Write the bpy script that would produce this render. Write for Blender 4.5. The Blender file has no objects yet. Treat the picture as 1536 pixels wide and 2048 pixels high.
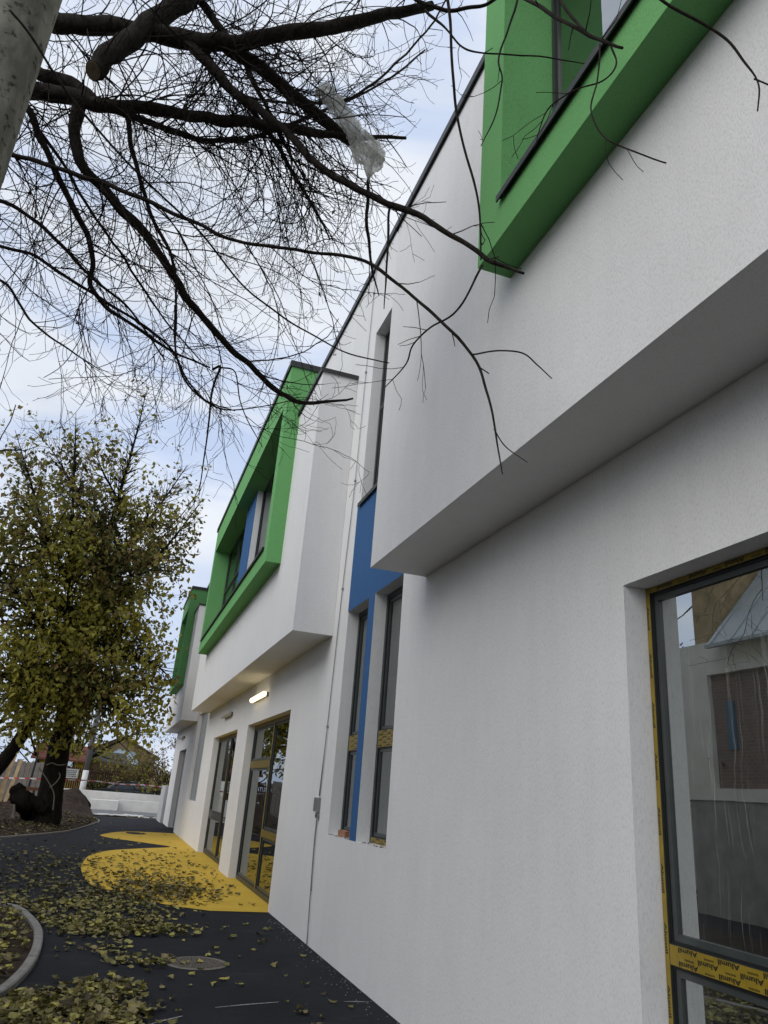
import bpy, bmesh, math, random
from mathutils import Vector, Matrix, Quaternion, noise as mnoise

random.seed(7)
R = math.radians
scene = bpy.context.scene
C = scene.collection

# ------------------------------------------------------------------ camera, sky, sun, exposure
RW = ((0.94148623, 0.18334974, 0.28281893),      # rows: world X, Y, Z of the camera's right / down / forward axes
      (-0.32895305, 0.31701284, 0.88954637),
      (0.07344086, -0.93052981, 0.35877668))
FPX, EYE = 1490.0, 1.6
cam_d = bpy.data.cameras.new('camera')
cam_d.sensor_fit = 'HORIZONTAL'; cam_d.sensor_width = 36.0; cam_d.lens = 36.0 * FPX / 1536.0
cam_d.clip_start = 0.05; cam_d.clip_end = 2000
cam = bpy.data.objects.new('camera', cam_d); C.objects.link(cam)
M3 = Matrix([(RW[i][0], -RW[i][1], -RW[i][2]) for i in range(3)])
cam.matrix_world = Matrix.Translation((0, 0, EYE)) @ M3.to_4x4()
scene.camera = cam

SUN_EL, SUN_AZ = 38.0, 246.0      # azimuth clockwise from +Y (away along the wall): from the yard side, left
world = bpy.data.worlds.new('World'); scene.world = world; world.use_nodes = True
wn, wl = world.node_tree.nodes, world.node_tree.links
wn.clear()
w_out = wn.new('ShaderNodeOutputWorld'); w_bg = wn.new('ShaderNodeBackground')
sky = wn.new('ShaderNodeTexSky'); sky.sky_type = 'NISHITA'; sky.sun_disc = False
sky.sun_elevation = R(SUN_EL); sky.sun_rotation = R(SUN_AZ); sky.altitude = 80; sky.dust_density = 2.0; sky.air_density = 1.0
tc = wn.new('ShaderNodeTexCoord'); mp = wn.new('ShaderNodeMapping'); mp.inputs['Scale'].default_value = (1.0, 1.0, 2.2)
n1 = wn.new('ShaderNodeTexNoise'); n1.inputs['Scale'].default_value = 2.6; n1.inputs['Detail'].default_value = 7; n1.inputs['Roughness'].default_value = 0.55
n1.inputs['Distortion'].default_value = 0.4
rmp = wn.new('ShaderNodeValToRGB'); rmp.color_ramp.elements[0].position = 0.34; rmp.color_ramp.elements[1].position = 0.62
rmp.color_ramp.elements[0].color = (0.80, 0.80, 0.80, 1); rmp.color_ramp.elements[1].color = (0.97, 0.97, 0.97, 1)
mixc = wn.new('ShaderNodeMixRGB')
n2 = wn.new('ShaderNodeTexNoise'); n2.inputs['Scale'].default_value = 3.4; n2.inputs['Detail'].default_value = 6; n2.inputs['Roughness'].default_value = 0.5; n2.inputs['Distortion'].default_value = 0.6
mp2 = wn.new('ShaderNodeMapping'); mp2.inputs['Scale'].default_value = (0.8, 1.3, 2.6); mp2.inputs['Location'].default_value = (3.1, 0.4, 1.7); mp2.inputs['Rotation'].default_value = (0.3, 0.2, 0.5)
cl = wn.new('ShaderNodeValToRGB'); cl.color_ramp.elements[0].position = 0.38; cl.color_ramp.elements[1].position = 0.60
cl.color_ramp.elements[0].color = (0.58, 0.69, 0.92, 1); cl.color_ramp.elements[1].color = (0.86, 0.90, 0.965, 1)
csc = wn.new('ShaderNodeMixRGB'); csc.blend_type = 'MULTIPLY'; csc.inputs['Fac'].default_value = 1.0; csc.inputs['Color2'].default_value = (8.5, 8.5, 8.5, 1)
wl.new(tc.outputs['Generated'], mp2.inputs['Vector']); wl.new(mp2.outputs['Vector'], n2.inputs['Vector']); wl.new(n2.outputs['Fac'], cl.inputs['Fac'])
wl.new(cl.outputs['Color'], csc.inputs['Color1']); wl.new(csc.outputs['Color'], mixc.inputs['Color2'])
wl.new(tc.outputs['Generated'], mp.inputs['Vector']); wl.new(mp.outputs['Vector'], n1.inputs['Vector'])
wl.new(n1.outputs['Fac'], rmp.inputs['Fac']); wl.new(rmp.outputs['Color'], mixc.inputs['Fac'])
wl.new(sky.outputs['Color'], mixc.inputs['Color1']); wl.new(mixc.outputs['Color'], w_bg.inputs['Color'])
w_bg.inputs['Strength'].default_value = 0.10
wl.new(w_bg.outputs['Background'], w_out.inputs['Surface'])

sun_d = bpy.data.lights.new('sun', 'SUN'); sun_d.energy = 1.25; sun_d.angle = R(55); sun_d.color = (1.0, 0.95, 0.87)
sun = bpy.data.objects.new('sun', sun_d); C.objects.link(sun)
sd = Vector((math.sin(R(SUN_AZ)) * math.cos(R(SUN_EL)), math.cos(R(SUN_AZ)) * math.cos(R(SUN_EL)), math.sin(R(SUN_EL))))
sun.rotation_euler = sd.to_track_quat('Z', 'Y').to_euler()
sun.location = (-8, -8, 20)

vs = scene.view_settings
vs.view_transform = 'Standard'; vs.look = 'None'; vs.exposure = 0.30; vs.gamma = 1.0; vs.use_curve_mapping = False

# ------------------------------------------------------------------ helpers
def ray(px, py):
    c = (px - 768.0, py - 1024.0, FPX)
    return Vector([sum(RW[i][j] * c[j] for j in range(3)) for i in range(3)])

def at(px, py, Y):
    d = ray(px, py); t = Y / d.y
    return Vector((0, 0, EYE)) + d * t

def gp(px, py, z=0.0):
    d = ray(px, py); t = (z - EYE) / d.z
    return Vector((0, 0, EYE)) + d * t

def pxr(px, py, Y, dpx):                      # radius in metres of something dpx wide there
    return 0.5 * dpx * Y / ray(px, py).y

class MB:
    def __init__(s): s.v = []; s.f = []; s.m = []
    def quad(s, a, b, c, d, mi=0):
        i = len(s.v); s.v += [tuple(a), tuple(b), tuple(c), tuple(d)]; s.f.append((i, i+1, i+2, i+3)); s.m.append(mi)
    def tri(s, a, b, c, mi=0):
        i = len(s.v); s.v += [tuple(a), tuple(b), tuple(c)]; s.f.append((i, i+1, i+2)); s.m.append(mi)
    def box(s, x0, x1, y0, y1, z0, z1, mi=0):
        i = len(s.v)
        s.v += [(x0,y0,z0),(x1,y0,z0),(x1,y1,z0),(x0,y1,z0),(x0,y0,z1),(x1,y0,z1),(x1,y1,z1),(x0,y1,z1)]
        for q in ((0,3,2,1),(4,5,6,7),(0,1,5,4),(1,2,6,5),(2,3,7,6),(3,0,4,7)):
            s.f.append(tuple(i+k for k in q)); s.m.append(mi)
    def tube(s, pts, rad, n=6, mi=0, cap=True):
        pts = [Vector(p) for p in pts]
        if len(pts) < 2: return
        base = len(s.v); up = None
        for k, p in enumerate(pts):
            t = (pts[min(k+1, len(pts)-1)] - pts[max(k-1, 0)])
            if t.length < 1e-9: t = Vector((0,0,1))
            t.normalize()
            if up is None:
                up = t.orthogonal().normalized()
            else:
                up = up - t * up.dot(t)
                up = up.normalized() if up.length > 1e-6 else t.orthogonal().normalized()
            w = t.cross(up); r = rad[k] if hasattr(rad, '__len__') else rad
            for j in range(n):
                a = 2 * math.pi * j / n
                s.v.append(tuple(p + (up * math.cos(a) + w * math.sin(a)) * r))
        for k in range(len(pts)-1):
            for j in range(n):
                a = base + k*n + j; b = base + k*n + (j+1) % n
                s.f.append((a, b, b+n, a+n)); s.m.append(mi)
        if cap:
            s.f.append(tuple(base + j for j in reversed(range(n)))); s.m.append(mi)
            e = base + (len(pts)-1)*n
            s.f.append(tuple(e + j for j in range(n))); s.m.append(mi)
    def mesh(s, name, mats, smooth=False):
        me = bpy.data.meshes.new(name); me.from_pydata(s.v, [], s.f)
        for m in mats: me.materials.append(m)
        if len(mats) > 1: me.polygons.foreach_set('material_index', s.m)
        if smooth: me.polygons.foreach_set('use_smooth', [True]*len(s.f))
        me.update(); return me
    def build(s, name, mats, parent=None, smooth=False):
        if not isinstance(mats, (list, tuple)): mats = [mats]
        o = bpy.data.objects.new(name, s.mesh(name, mats, smooth)); C.objects.link(o)
        if parent is not None: o.parent = parent
        return o

def tag(o, label=None, cat=None, group=None, kind=None):
    if label: o['label'] = label
    if cat: o['category'] = cat
    if group: o['group'] = group
    if kind: o['kind'] = kind
    return o

def thing(name, label, cat, loc=(0,0,0), group=None):
    o = bpy.data.objects.new(name, None); C.objects.link(o); o.empty_display_size = 0.2
    o.location = loc
    return tag(o, label, cat, group)

def keep(o, parent):                        # parent in place: vertices are in world space
    o.parent = parent
    o.matrix_parent_inverse = Matrix.Translation(-Vector(parent.location))
    return o

def catmull(pts, sub=6, closed=False):
    P = [Vector(p) for p in pts]; out = []
    n = len(P)
    for i in range(n if closed else n-1):
        p0 = P[(i-1) % n] if closed or i > 0 else P[0]*2 - P[1]
        p1 = P[i]; p2 = P[(i+1) % n]
        p3 = P[(i+2) % n] if closed or i+2 < n else P[-1]*2 - P[-2]
        for k in range(sub):
            t = k / sub
            out.append(0.5*((2*p1) + (p2-p0)*t + (2*p0-5*p1+4*p2-p3)*t*t + (3*p1-p0-3*p2+p3)*t**3))
    if not closed: out.append(P[-1])
    return out

# ------------------------------------------------------------------ materials
def new_mat(name):
    m = bpy.data.materials.new(name); m.use_nodes = True
    nt = m.node_tree; b = nt.nodes['Principled BSDF']
    return m, nt, b
def posn(nt, scale=(1,1,1)):
    g = nt.nodes.new('ShaderNodeNewGeometry'); mpn = nt.nodes.new('ShaderNodeMapping')
    mpn.inputs['Scale'].default_value = scale
    nt.links.new(g.outputs['Position'], mpn.inputs['Vector']); return mpn.outputs['Vector']
def noise(nt, vec, scale, detail=4, rough=0.5, dist=0.0):
    n = nt.nodes.new('ShaderNodeTexNoise'); n.inputs['Scale'].default_value = scale
    n.inputs['Detail'].default_value = detail; n.inputs['Roughness'].default_value = rough; n.inputs['Distortion'].default_value = dist
    nt.links.new(vec, n.inputs['Vector']); return n.outputs['Fac']
def ramp(nt, fac, stops):
    r = nt.nodes.new('ShaderNodeValToRGB'); e = r.color_ramp.elements
    while len(e) < len(stops): e.new(0.5)
    for k, (p, c) in enumerate(stops):
        e[k].position = p; e[k].color = (*c, 1) if len(c) == 3 else c
    nt.links.new(fac, r.inputs['Fac']); return r.outputs['Color']
def mul(nt, a, b, fac=1.0, mode='MULTIPLY'):
    n = nt.nodes.new('ShaderNodeMixRGB'); n.blend_type = mode; n.inputs['Fac'].default_value = fac
    for k, s in (('Color1', a), ('Color2', b)):
        if isinstance(s, tuple): n.inputs[k].default_value = (*s, 1)
        else: nt.links.new(s, n.inputs[k])
    return n.outputs['Color']
def bump(nt, b, h, strength, dist):
    n = nt.nodes.new('ShaderNodeBump'); n.inputs['Strength'].default_value = strength; n.inputs['Distance'].default_value = dist
    nt.links.new(h, n.inputs['Height']); nt.links.new(n.outputs['Normal'], b.inputs['Normal'])

def simple(name, col, rough=0.6, metal=0.0, var=0.12, scale=8.0, bmp=0.0, bscale=60.0):
    m, nt, b = new_mat(name)
    v = posn(nt)
    f = noise(nt, v, scale, 4)
    c = ramp(nt, f, [(0.25, tuple(x*(1-var) for x in col)), (0.75, tuple(min(1, x*(1+var)) for x in col))])
    nt.links.new(c, b.inputs['Base Color']); b.inputs['Roughness'].default_value = rough; b.inputs['Metallic'].default_value = metal
    if rough >= 0.8: b.inputs['Specular IOR Level'].default_value = 0.12
    if bmp: bump(nt, b, noise(nt, v, bscale, 4), bmp, 0.01)
    return m

def stucco(name, col, speck=0.16):
    m, nt, b = new_mat(name)
    v = posn(nt); vs_ = posn(nt, (1, 1, 0.42))
    big = noise(nt, v, 0.7, 4, 0.55)
    c0 = ramp(nt, big, [(0.3, tuple(x*0.965 for x in col)), (0.7, tuple(min(1, x*1.03) for x in col))])
    stre = noise(nt, posn(nt, (1, 1, 0.06)), 9.0, 5, 0.6)
    c1 = mul(nt, c0, ramp(nt, stre, [(0.35, (0.978,)*3), (0.6, (1.0,)*3)]))
    c1 = mul(nt, c1, ramp(nt, noise(nt, posn(nt, (1, 1, 0.6)), 4.0, 4, 0.6), [(0.35, (0.978,)*3), (0.6, (1.0,)*3)]))
    grain = noise(nt, vs_, 120.0, 2, 0.55)
    c2 = mul(nt, c1, ramp(nt, grain, [(0.30, (1-speck*1.25,)*3), (0.50, (1.0,)*3)]))
    nt.links.new(c2, b.inputs['Base Color']); b.inputs['Roughness'].default_value = 0.9
    b.inputs['Specular IOR Level'].default_value = 0.2
    bump(nt, b, grain, 0.5, 0.004)
    return m

M = {}
M['white'] = stucco('stucco_white', (0.79, 0.785, 0.775), 0.10)
M['green'] = stucco('stucco_green', (0.165, 0.42, 0.15), 0.15)
M['blue'] = stucco('stucco_blue', (0.045, 0.125, 0.29), 0.12)
M['flash'] = simple('metal_flashing', (0.028, 0.029, 0.028), 0.5, 0.2, 0.15)
M['frame'] = simple('anthracite_frame', (0.030, 0.036, 0.036), 0.38, 0.0, 0.2)
M['bead'] = simple('glazing_bead', (0.045, 0.052, 0.050), 0.35, 0.0, 0.15)
M['gasket'] = simple('rubber_gasket', (0.008, 0.009, 0.009), 0.5)
M['tape'] = simple('yellow_protective_tape', (0.25, 0.175, 0.014), 0.42, 0.0, 0.18, 14, 0.15, 90)
M['ink'] = simple('black_print', (0.012, 0.011, 0.008), 0.5)
M['ink_pale'] = simple('faded_print', (0.33, 0.23, 0.014), 0.5)
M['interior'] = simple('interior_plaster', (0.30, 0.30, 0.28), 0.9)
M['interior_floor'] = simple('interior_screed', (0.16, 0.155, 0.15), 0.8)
M['steel'] = simple('galvanised_steel', (0.30, 0.31, 0.31), 0.4, 0.7, 0.15)
M['lampbase'] = simple('lamp_base', (0.16, 0.16, 0.155), 0.5)
M['lampwhite'] = simple('lamp_diffuser', (0.55, 0.54, 0.50), 0.4)
M['greydoor'] = simple('grey_door_leaf', (0.13, 0.135, 0.14), 0.45)

def glass(name, tint=(0.50, 0.56, 0.53), ior=5.2, streaks=False):
    m, nt, b = new_mat(name); nt.nodes.remove(b)
    out = nt.nodes['Material Output']
    tr = nt.nodes.new('ShaderNodeBsdfTransparent'); tr.inputs['Color'].default_value = (*tint, 1)
    gl = nt.nodes.new('ShaderNodeBsdfGlossy'); gl.inputs['Roughness'].default_value = 0.008; gl.inputs['Color'].default_value = (0.93, 0.97, 0.96, 1)
    fr = nt.nodes.new('ShaderNodeFresnel'); fr.inputs['IOR'].default_value = ior
    bp = nt.nodes.new('ShaderNodeBump'); bp.inputs['Strength'].default_value = 0.03; bp.inputs['Distance'].default_value = 0.01
    nt.links.new(noise(nt, posn(nt), 2.4, 2), bp.inputs['Height'])
    nt.links.new(bp.outputs['Normal'], gl.inputs['Normal'])
    mx = nt.nodes.new('ShaderNodeMixShader')
    nt.links.new(fr.outputs['Fac'], mx.inputs['Fac']); nt.links.new(tr.outputs[0], mx.inputs[1]); nt.links.new(gl.outputs[0], mx.inputs[2])
    last = mx.outputs[0]
    if streaks:                       # dried runs of plaster water down the pane
        wob = noise(nt, posn(nt, (0.0, 1.0, 1.0)), 3.0, 3)
        g = nt.nodes.new('ShaderNodeNewGeometry'); sx = nt.nodes.new('ShaderNodeSeparateXYZ'); nt.links.new(g.outputs['Position'], sx.inputs[0])
        ma = nt.nodes.new('ShaderNodeMath'); ma.operation = 'MULTIPLY_ADD'; nt.links.new(wob, ma.inputs[0]); ma.inputs[1].default_value = 0.09; nt.links.new(sx.outputs['Y'], ma.inputs[2])
        cb = nt.nodes.new('ShaderNodeCombineXYZ'); nt.links.new(ma.outputs[0], cb.inputs['X'])
        zz = nt.nodes.new('ShaderNodeMath'); zz.operation = 'MULTIPLY'; nt.links.new(sx.outputs['Z'], zz.inputs[0]); zz.inputs[1].default_value = 0.006; nt.links.new(zz.outputs[0], cb.inputs['Y'])
        st = noise(nt, cb.outputs[0], 120.0, 2, 0.75)
        msk = ramp(nt, st, [(0.61, (0,0,0)), (0.65, (1,1,1))])
        fade = ramp(nt, noise(nt, posn(nt, (0.0, 1.6, 0.8)), 1.6, 3), [(0.40, (0,0,0)), (0.60, (1,1,1))])
        mk = mul(nt, msk, fade)
        haze = noise(nt, posn(nt, (0, 1, 0.5)), 2.0, 4)
        mk2 = mul(nt, mk, ramp(nt, haze, [(0.35, (0.05,)*3), (0.75, (0.20,)*3)]), 1.0, 'ADD')
        df = nt.nodes.new('ShaderNodeBsdfDiffuse'); df.inputs['Color'].default_value = (0.52, 0.56, 0.53, 1)
        m2 = nt.nodes.new('ShaderNodeMixShader'); sc = nt.nodes.new('ShaderNodeMath'); sc.operation = 'MULTIPLY'; sc.inputs[1].default_value = 0.26
        nt.links.new(mk2, sc.inputs[0]); nt.links.new(sc.outputs[0], m2.inputs['Fac']); nt.links.new(last, m2.inputs[1]); nt.links.new(df.outputs[0], m2.inputs[2])
        last = m2.outputs[0]
    nt.links.new(last, out.inputs['Surface'])
    return m
M['glass'] = glass('window_glass')
M['glass_dirty'] = glass('streaked_window_glass', (0.50, 0.58, 0.54), 6.0, True)

def ground_rubber():
    m, nt, b = new_mat('black_rubber_paving')
    v = posn(nt)
    f = noise(nt, v, 1.1, 5, 0.6)
    c = ramp(nt, f, [(0.3, (0.0095, 0.0105, 0.0135)), (0.7, (0.018, 0.019, 0.0225))])
    g = noise(nt, v, 130, 2, 0.6)
    c = mul(nt, c, ramp(nt, g, [(0.35, (0.55,)*3), (0.65, (1.5,)*3)]))
    dust = ramp(nt, noise(nt, posn(nt, (0.5, 1.6, 1)), 3.5, 6, 0.65), [(0.56, (0,0,0)), (0.78, (0.018, 0.018, 0.019))])
    c = mul(nt, c, dust, 1.0, 'ADD')
    nt.links.new(c, b.inputs['Base Color']); b.inputs['Roughness'].default_value = 0.85; b.inputs['Specular IOR Level'].default_value = 0.15
    bump(nt, b, g, 0.5, 0.006); return m
M['rubber'] = ground_rubber()
def ground_yellow():
    m, nt, b = new_mat('yellow_rubber_paving')
    v = posn(nt)
    c = ramp(nt, noise(nt, v, 1.6, 5, 0.6), [(0.3, (0.57, 0.37, 0.048)), (0.7, (0.67, 0.45, 0.065))])
    g = noise(nt, v, 130, 2, 0.6)
    c = mul(nt, c, ramp(nt, g, [(0.35, (0.75,)*3), (0.6, (1.05,)*3)]))
    nt.links.new(c, b.inputs['Base Color']); b.inputs['Roughness'].default_value = 0.85; b.inputs['Specular IOR Level'].default_value = 0.15
    bump(nt, b, g, 0.5, 0.006); return m
M['yellow'] = ground_yellow()
M['soil'] = simple('bare_soil', (0.042, 0.029, 0.021), 0.95, 0, 0.5, 5.0, 1.0, 22)
M['soil_pale'] = simple('dry_ground', (0.085, 0.075, 0.055), 0.95, 0, 0.3, 1.5, 0.8, 14)
M['kerb'] = simple('concrete_kerb', (0.23, 0.22, 0.20), 0.9, 0, 0.22, 9, 0.5, 80)
M['concrete'] = simple('new_concrete', (0.74, 0.72, 0.67), 0.85, 0, 0.10, 2.5, 0.3, 50)
M['street'] = simple('grey_street', (0.17, 0.17, 0.17), 0.9, 0, 0.2, 3)
M['chalk'] = simple('chalk_line', (0.30, 0.30, 0.30), 0.9, 0, 0.4, 30)
M['castiron'] = simple('cast_iron', (0.17, 0.15, 0.125), 0.7, 0.3, 0.35, 40, 0.5, 120)

def bark(name, a, b_, scale=18):
    m, nt, b = new_mat(name)
    v = posn(nt, (1, 1, 0.35))
    f = noise(nt, v, scale, 6, 0.65, 0.5)
    nt.links.new(ramp(nt, f, [(0.3, a), (0.7, b_)]), b.inputs['Base Color']); b.inputs['Roughness'].default_value = 0.95
    b.inputs['Specular IOR Level'].default_value = 0.1
    bump(nt, b, f, 0.9, 0.02); return m
M['bark'] = bark('dark_bark', (0.012, 0.010, 0.008), (0.042, 0.035, 0.029), 26)
M['twig'] = bark('twig_bark', (0.012, 0.010, 0.009), (0.034, 0.027, 0.023), 30)
M['bark2'] = bark('old_bark', (0.007, 0.006, 0.005), (0.026, 0.021, 0.016), 14)
M['cutwood'] = simple('sawn_wood', (0.10, 0.075, 0.05), 0.9, 0, 0.4, 20)

def pole_mat():
    m, nt, b = new_mat('lichened_concrete_pole')
    v = posn(nt)
    c = ramp(nt, noise(nt, v, 2.2, 5, 0.6), [(0.3, (0.22, 0.21, 0.17)), (0.7, (0.31, 0.29, 0.23))])
    sp = ramp(nt, noise(nt, v, 17, 5, 0.72), [(0.375, (0.20, 0.19, 0.155)), (0.45, (1, 1, 1))])
    sp2 = ramp(nt, noise(nt, posn(nt, (1, 1, 0.5)), 5, 4, 0.6), [(0.40, (0.55, 0.54, 0.52)), (0.52, (1, 1, 1))])
    c = mul(nt, mul(nt, c, sp), sp2)
    nt.links.new(c, b.inputs['Base Color']); b.inputs['Roughness'].default_value = 0.9
    bump(nt, b, noise(nt, v, 60, 3), 0.4, 0.006); return m
M['pole'] = pole_mat()

def leafmat(name, cols, trans=0.35, objrand=False):
    m, nt, b = new_mat(name); out = nt.nodes['Material Output']
    if objrand:
        oi = nt.nodes.new('ShaderNodeObjectInfo'); fac = oi.outputs['Random']
    else:
        fac = noise(nt, posn(nt), 7.0, 2, 0.6)
    n = len(cols)
    c = ramp(nt, fac, [((k+0.5)/n if objrand else 0.28+0.44*k/max(1, n-1), cc) for k, cc in enumerate(cols)])
    vein = noise(nt, posn(nt), 90, 3)
    c = mul(nt, c, ramp(nt, vein, [(0.3, (0.72,)*3), (0.65, (1.1,)*3)]))
    nt.links.new(c, b.inputs['Base Color']); b.inputs['Roughness'].default_value = 0.6; b.inputs['Specular IOR Level'].default_value = 0.3
    if trans:
        t = nt.nodes.new('ShaderNodeBsdfTranslucent'); nt.links.new(c, t.inputs['Color'])
        mx = nt.nodes.new('ShaderNodeMixShader'); mx.inputs['Fac'].default_value = trans
        nt.links.new(b.outputs[0], mx.inputs[1]); nt.links.new(t.outputs[0], mx.inputs[2]); nt.links.new(mx.outputs[0], out.inputs['Surface'])
    return m
FALL = [(0.055, 0.042, 0.020), (0.19, 0.165, 0.055), (0.29, 0.265, 0.085), (0.13, 0.12, 0.035), (0.23, 0.19, 0.09), (0.33, 0.29, 0.07)]
M['fall'] = [leafmat('fallen_leaf_%s' % n, [c, tuple(x*1.25 for x in c)], 0.1) for n, c in zip(('dark', 'olive', 'straw', 'moss', 'buff', 'gold'), FALL)]
M['brownleaf'] = leafmat('rotted_leaf', [(0.045, 0.030, 0.018), (0.10, 0.068, 0.035)], 0.0)
M['leafA'] = leafmat('foliage_olive', [(0.20, 0.19, 0.040), (0.31, 0.285, 0.058)], 0.55)
M['leafB'] = leafmat('foliage_yellow_green', [(0.26, 0.24, 0.038), (0.40, 0.36, 0.06)], 0.45)
M['leafC'] = leafmat('foliage_brown', [(0.16, 0.11, 0.04), (0.26, 0.18, 0.06)], 0.35)
M['leafD'] = leafmat('foliage_dark', [(0.075, 0.085, 0.022), (0.12, 0.13, 0.032)], 0.4)

# ------------------------------------------------------------------ ground
def poly(name, pts, z, mat, kind='structure'):
    bm = bmesh.new(); vsx = [bm.verts.new((p[0], p[1], z)) for p in pts]
    f = bm.faces.new(vsx); bm.normal_update()
    if f.normal.z < 0: f.normal_flip()
    bmesh.ops.triangulate(bm, faces=bm.faces[:])
    me = bpy.data.meshes.new(name); bm.to_mesh(me); bm.free(); me.materials.append(mat)
    o = bpy.data.objects.new(name, me); C.objects.link(o); return tag(o, kind=kind)

poly('ground', [(-500, -500), (500, -500), (500, 700), (-500, 700)], -0.03, M['soil_pale'])
poly('pavement', [(-6, -14), (2.80, -14), (2.80, 37.5), (-0.4, 36.95), (-6, 36.0)], 0.0, M['rubber'])
YEL = [(1.64, 11.6), (1.23, 11.9), (0.88, 12.3), (0.40, 13.2), (0.09, 13.75), (-0.06, 14.6), (-0.17, 16.15), (-0.16, 17.55), (-0.05, 18.9),
       (0.36, 20.3), (1.15, 21.4), (1.89, 22.33), (1.39, 23.15), (0.89, 23.76), (0.37, 24.4), (0.08, 25.3), (0.5, 27.0), (0.99, 27.8), (1.6, 28.1)]
poly('yellow_paving_patch', [(2.72, 11.62)] + [(p.x, p.y) for p in catmull([(*p, 0) for p in YEL], 5)] + [(2.72, 28.2)], 0.004, M['yellow'])
poly('dark_paving_spot', [(1.15 + 0.32*math.cos(a*math.pi/12), 27.05 + 0.5*math.sin(a*math.pi/12)) for a in range(24)], 0.008, M['rubber'])
for (a, b_) in (((430, 2016), (557, 2005)), ((292, 2052), (365, 2033)), ((688, 2004), (738, 2005))):
    p, q = gp(*a), gp(*b_); d = (q-p).normalized(); n_ = Vector((-d.y, d.x, 0))
    mid = (p+q)/2 + n_*0.008
    poly('chalk_line', [p - n_*0.004, mid - n_*0.010, q - n_*0.005, q + n_*0.005, mid + n_*0.010, p + n_*0.004], 0.004, M['chalk'])
poly('street', [(-30, 40.5), (40, 40.5), (40, 45.2), (-30, 45.2)], -0.012, M['street'])

# far soil bed behind its kerb
KF = [(-6.0, 15.5), (-4.4, 17.9), (-3.0, 20.3), (-2.25, 22.06), (-1.84, 23.11), (-1.39, 24.28), (-0.88, 25.83), (-0.46, 28.5), (-0.18, 30.9), (-0.03, 32.5), (-0.14, 34.2), (-0.42, 36.4), (-0.8, 37.6)]
KFs = catmull([(*p, 0) for p in KF], 9)
def soil_h(x, y, d):
    h = 0.03 + 0.10*min(1, d/1.2) + 0.05*mnoise.noise((x*1.3, y*1.3, 3.0)) * min(1, d*2)
    dx, dy = x + 1.35, y - 37.8
    h += 0.95*math.exp(-(dx*dx/0.9 + dy*dy/5.0)) * (1 + 0.25*mnoise.noise((x*2.2, y*2.2, 1)))
    h += 0.45*math.exp(-((x+3.2)**2/1.2 + (y-34)**2/6.0))
    return h + (0.035*mnoise.noise((x*5, y*5, 5)) + 0.03*mnoise.noise((x*11, y*11, 8)))*min(1, d*2)
mb = MB(); NCOL = 70; rows = []
for i, p in enumerate(KFs):
    row = []
    for j in range(NCOL+1):
        t = (j/NCOL)**1.4
        x = p.x - 0.02 - t*9.5; y = p.y + t*(2.0 if i > len(KFs)*0.5 else -0.5)
        row.append((x, y, soil_h(x, y, t*9.5) if j else 0.012))
    rows.append(row)
# close the heap behind
for k in range(1, 9):
    row = []
    for j in range(NCOL+1):
        t = (j/NCOL)**1.4; x = -0.82 - t*9.5 + 0.25*k*math.exp(-k*0.3); y = 37.6 + t*2.0 + k*0.42
        fade = max(0.0, 1-k/8)
        row.append((x, y, -0.02 + (soil_h(x, y, t*9.5+0.3))*min(1, fade*1.5)))
    rows.append(row)
for i in range(len(rows)-1):
    for j in range(NCOL):
        mb.quad(rows[i][j], rows[i+1][j], rows[i+1][j+1], rows[i][j+1])
bed = tag(mb.build('soil_bed', M['soil'], smooth=True), kind='structure')

def kerb(name, path, w, h, step):
    root = bpy.data.objects.new(name, None); C.objects.link(root); tag(root, kind='structure')
    P = catmull([(*p, 0) for p in path], 8)
    seg, acc = [P[0]], 0.0; groups = []
    for a, b_ in zip(P, P[1:]):
        acc += (b_-a).length; seg.append(b_)
        if acc >= step: groups.append(seg); seg = [b_]; acc = 0.0
    if len(seg) > 2: groups.append(seg)
    for g in groups:
        mb = MB(); L = len(g); s = []
        hh = h + random.uniform(-0.003, 0.003)
        for k, p in enumerate(g):
            t = (g[min(k+1, L-1)] - g[max(k-1, 0)]).normalized(); n_ = Vector((-t.y, t.x, 0))
            if k == 0: p = p + t*0.004
            if k == L-1: p = p - t*0.004
            s.append([p + n_*w*0.5 + Vector((0,0,-0.03)), p + n_*w*0.5 + Vector((0,0,hh-0.01)), p + n_*(w*0.5-0.012) + Vector((0,0,hh)),
                      p - n_*(w*0.5-0.012) + Vector((0,0,hh)), p - n_*w*0.5 + Vector((0,0,hh-0.01)), p - n_*w*0.5 + Vector((0,0,-0.03))])
        for k in range(L-1):
            for j in range(5): mb.quad(s[k][j], s[k][j+1], s[k+1][j+1], s[k+1][j])
        for e in (s[0], s[-1]):
            i = len(mb.v); mb.v += [tuple(q) for q in e]; mb.f.append(tuple(range(i, i+6))); mb.m.append(0)
        mb.build('kerb_stone', M['kerb'], root)
    return root
kerb('far_kerb', [p for p in KF[1:]], 0.06, 0.045, 1.0)
KN = [(-4.5, 12.6), (-2.6, 12.35), (-1.6, 11.95), (-0.99, 11.42), (-0.74, 11.05), (-0.56, 10.45), (-0.42, 9.74), (-0.36, 9.05), (-0.35, 8.3), (-0.40, 7.6), (-0.52, 7.0), (-0.85, 6.2), (-1.3, 5.2), (-1.5, 3.5), (-1.55, 0.5), (-1.55, -6)]
kerb('near_kerb', KN, 0.085, 0.055, 0.45)
KNs = catmull([(*p, 0) for p in KN], 14)
mb = MB(); rows = []
for p in KNs:
    row = []
    for j in range(15):
        t = j/14; x = p.x - 0.03 + (-4.6 - p.x)*t; y = p.y
        row.append((x, y, 0.015 + 0.03*math.sin(t*3.1) + 0.02*mnoise.noise((x*3, y*3, 0))))
    rows.append(row)
for i in range(len(rows)-1):
    for j in range(14): mb.quad(rows[i][j], rows[i+1][j], rows[i+1][j+1], rows[i][j+1])
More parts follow.
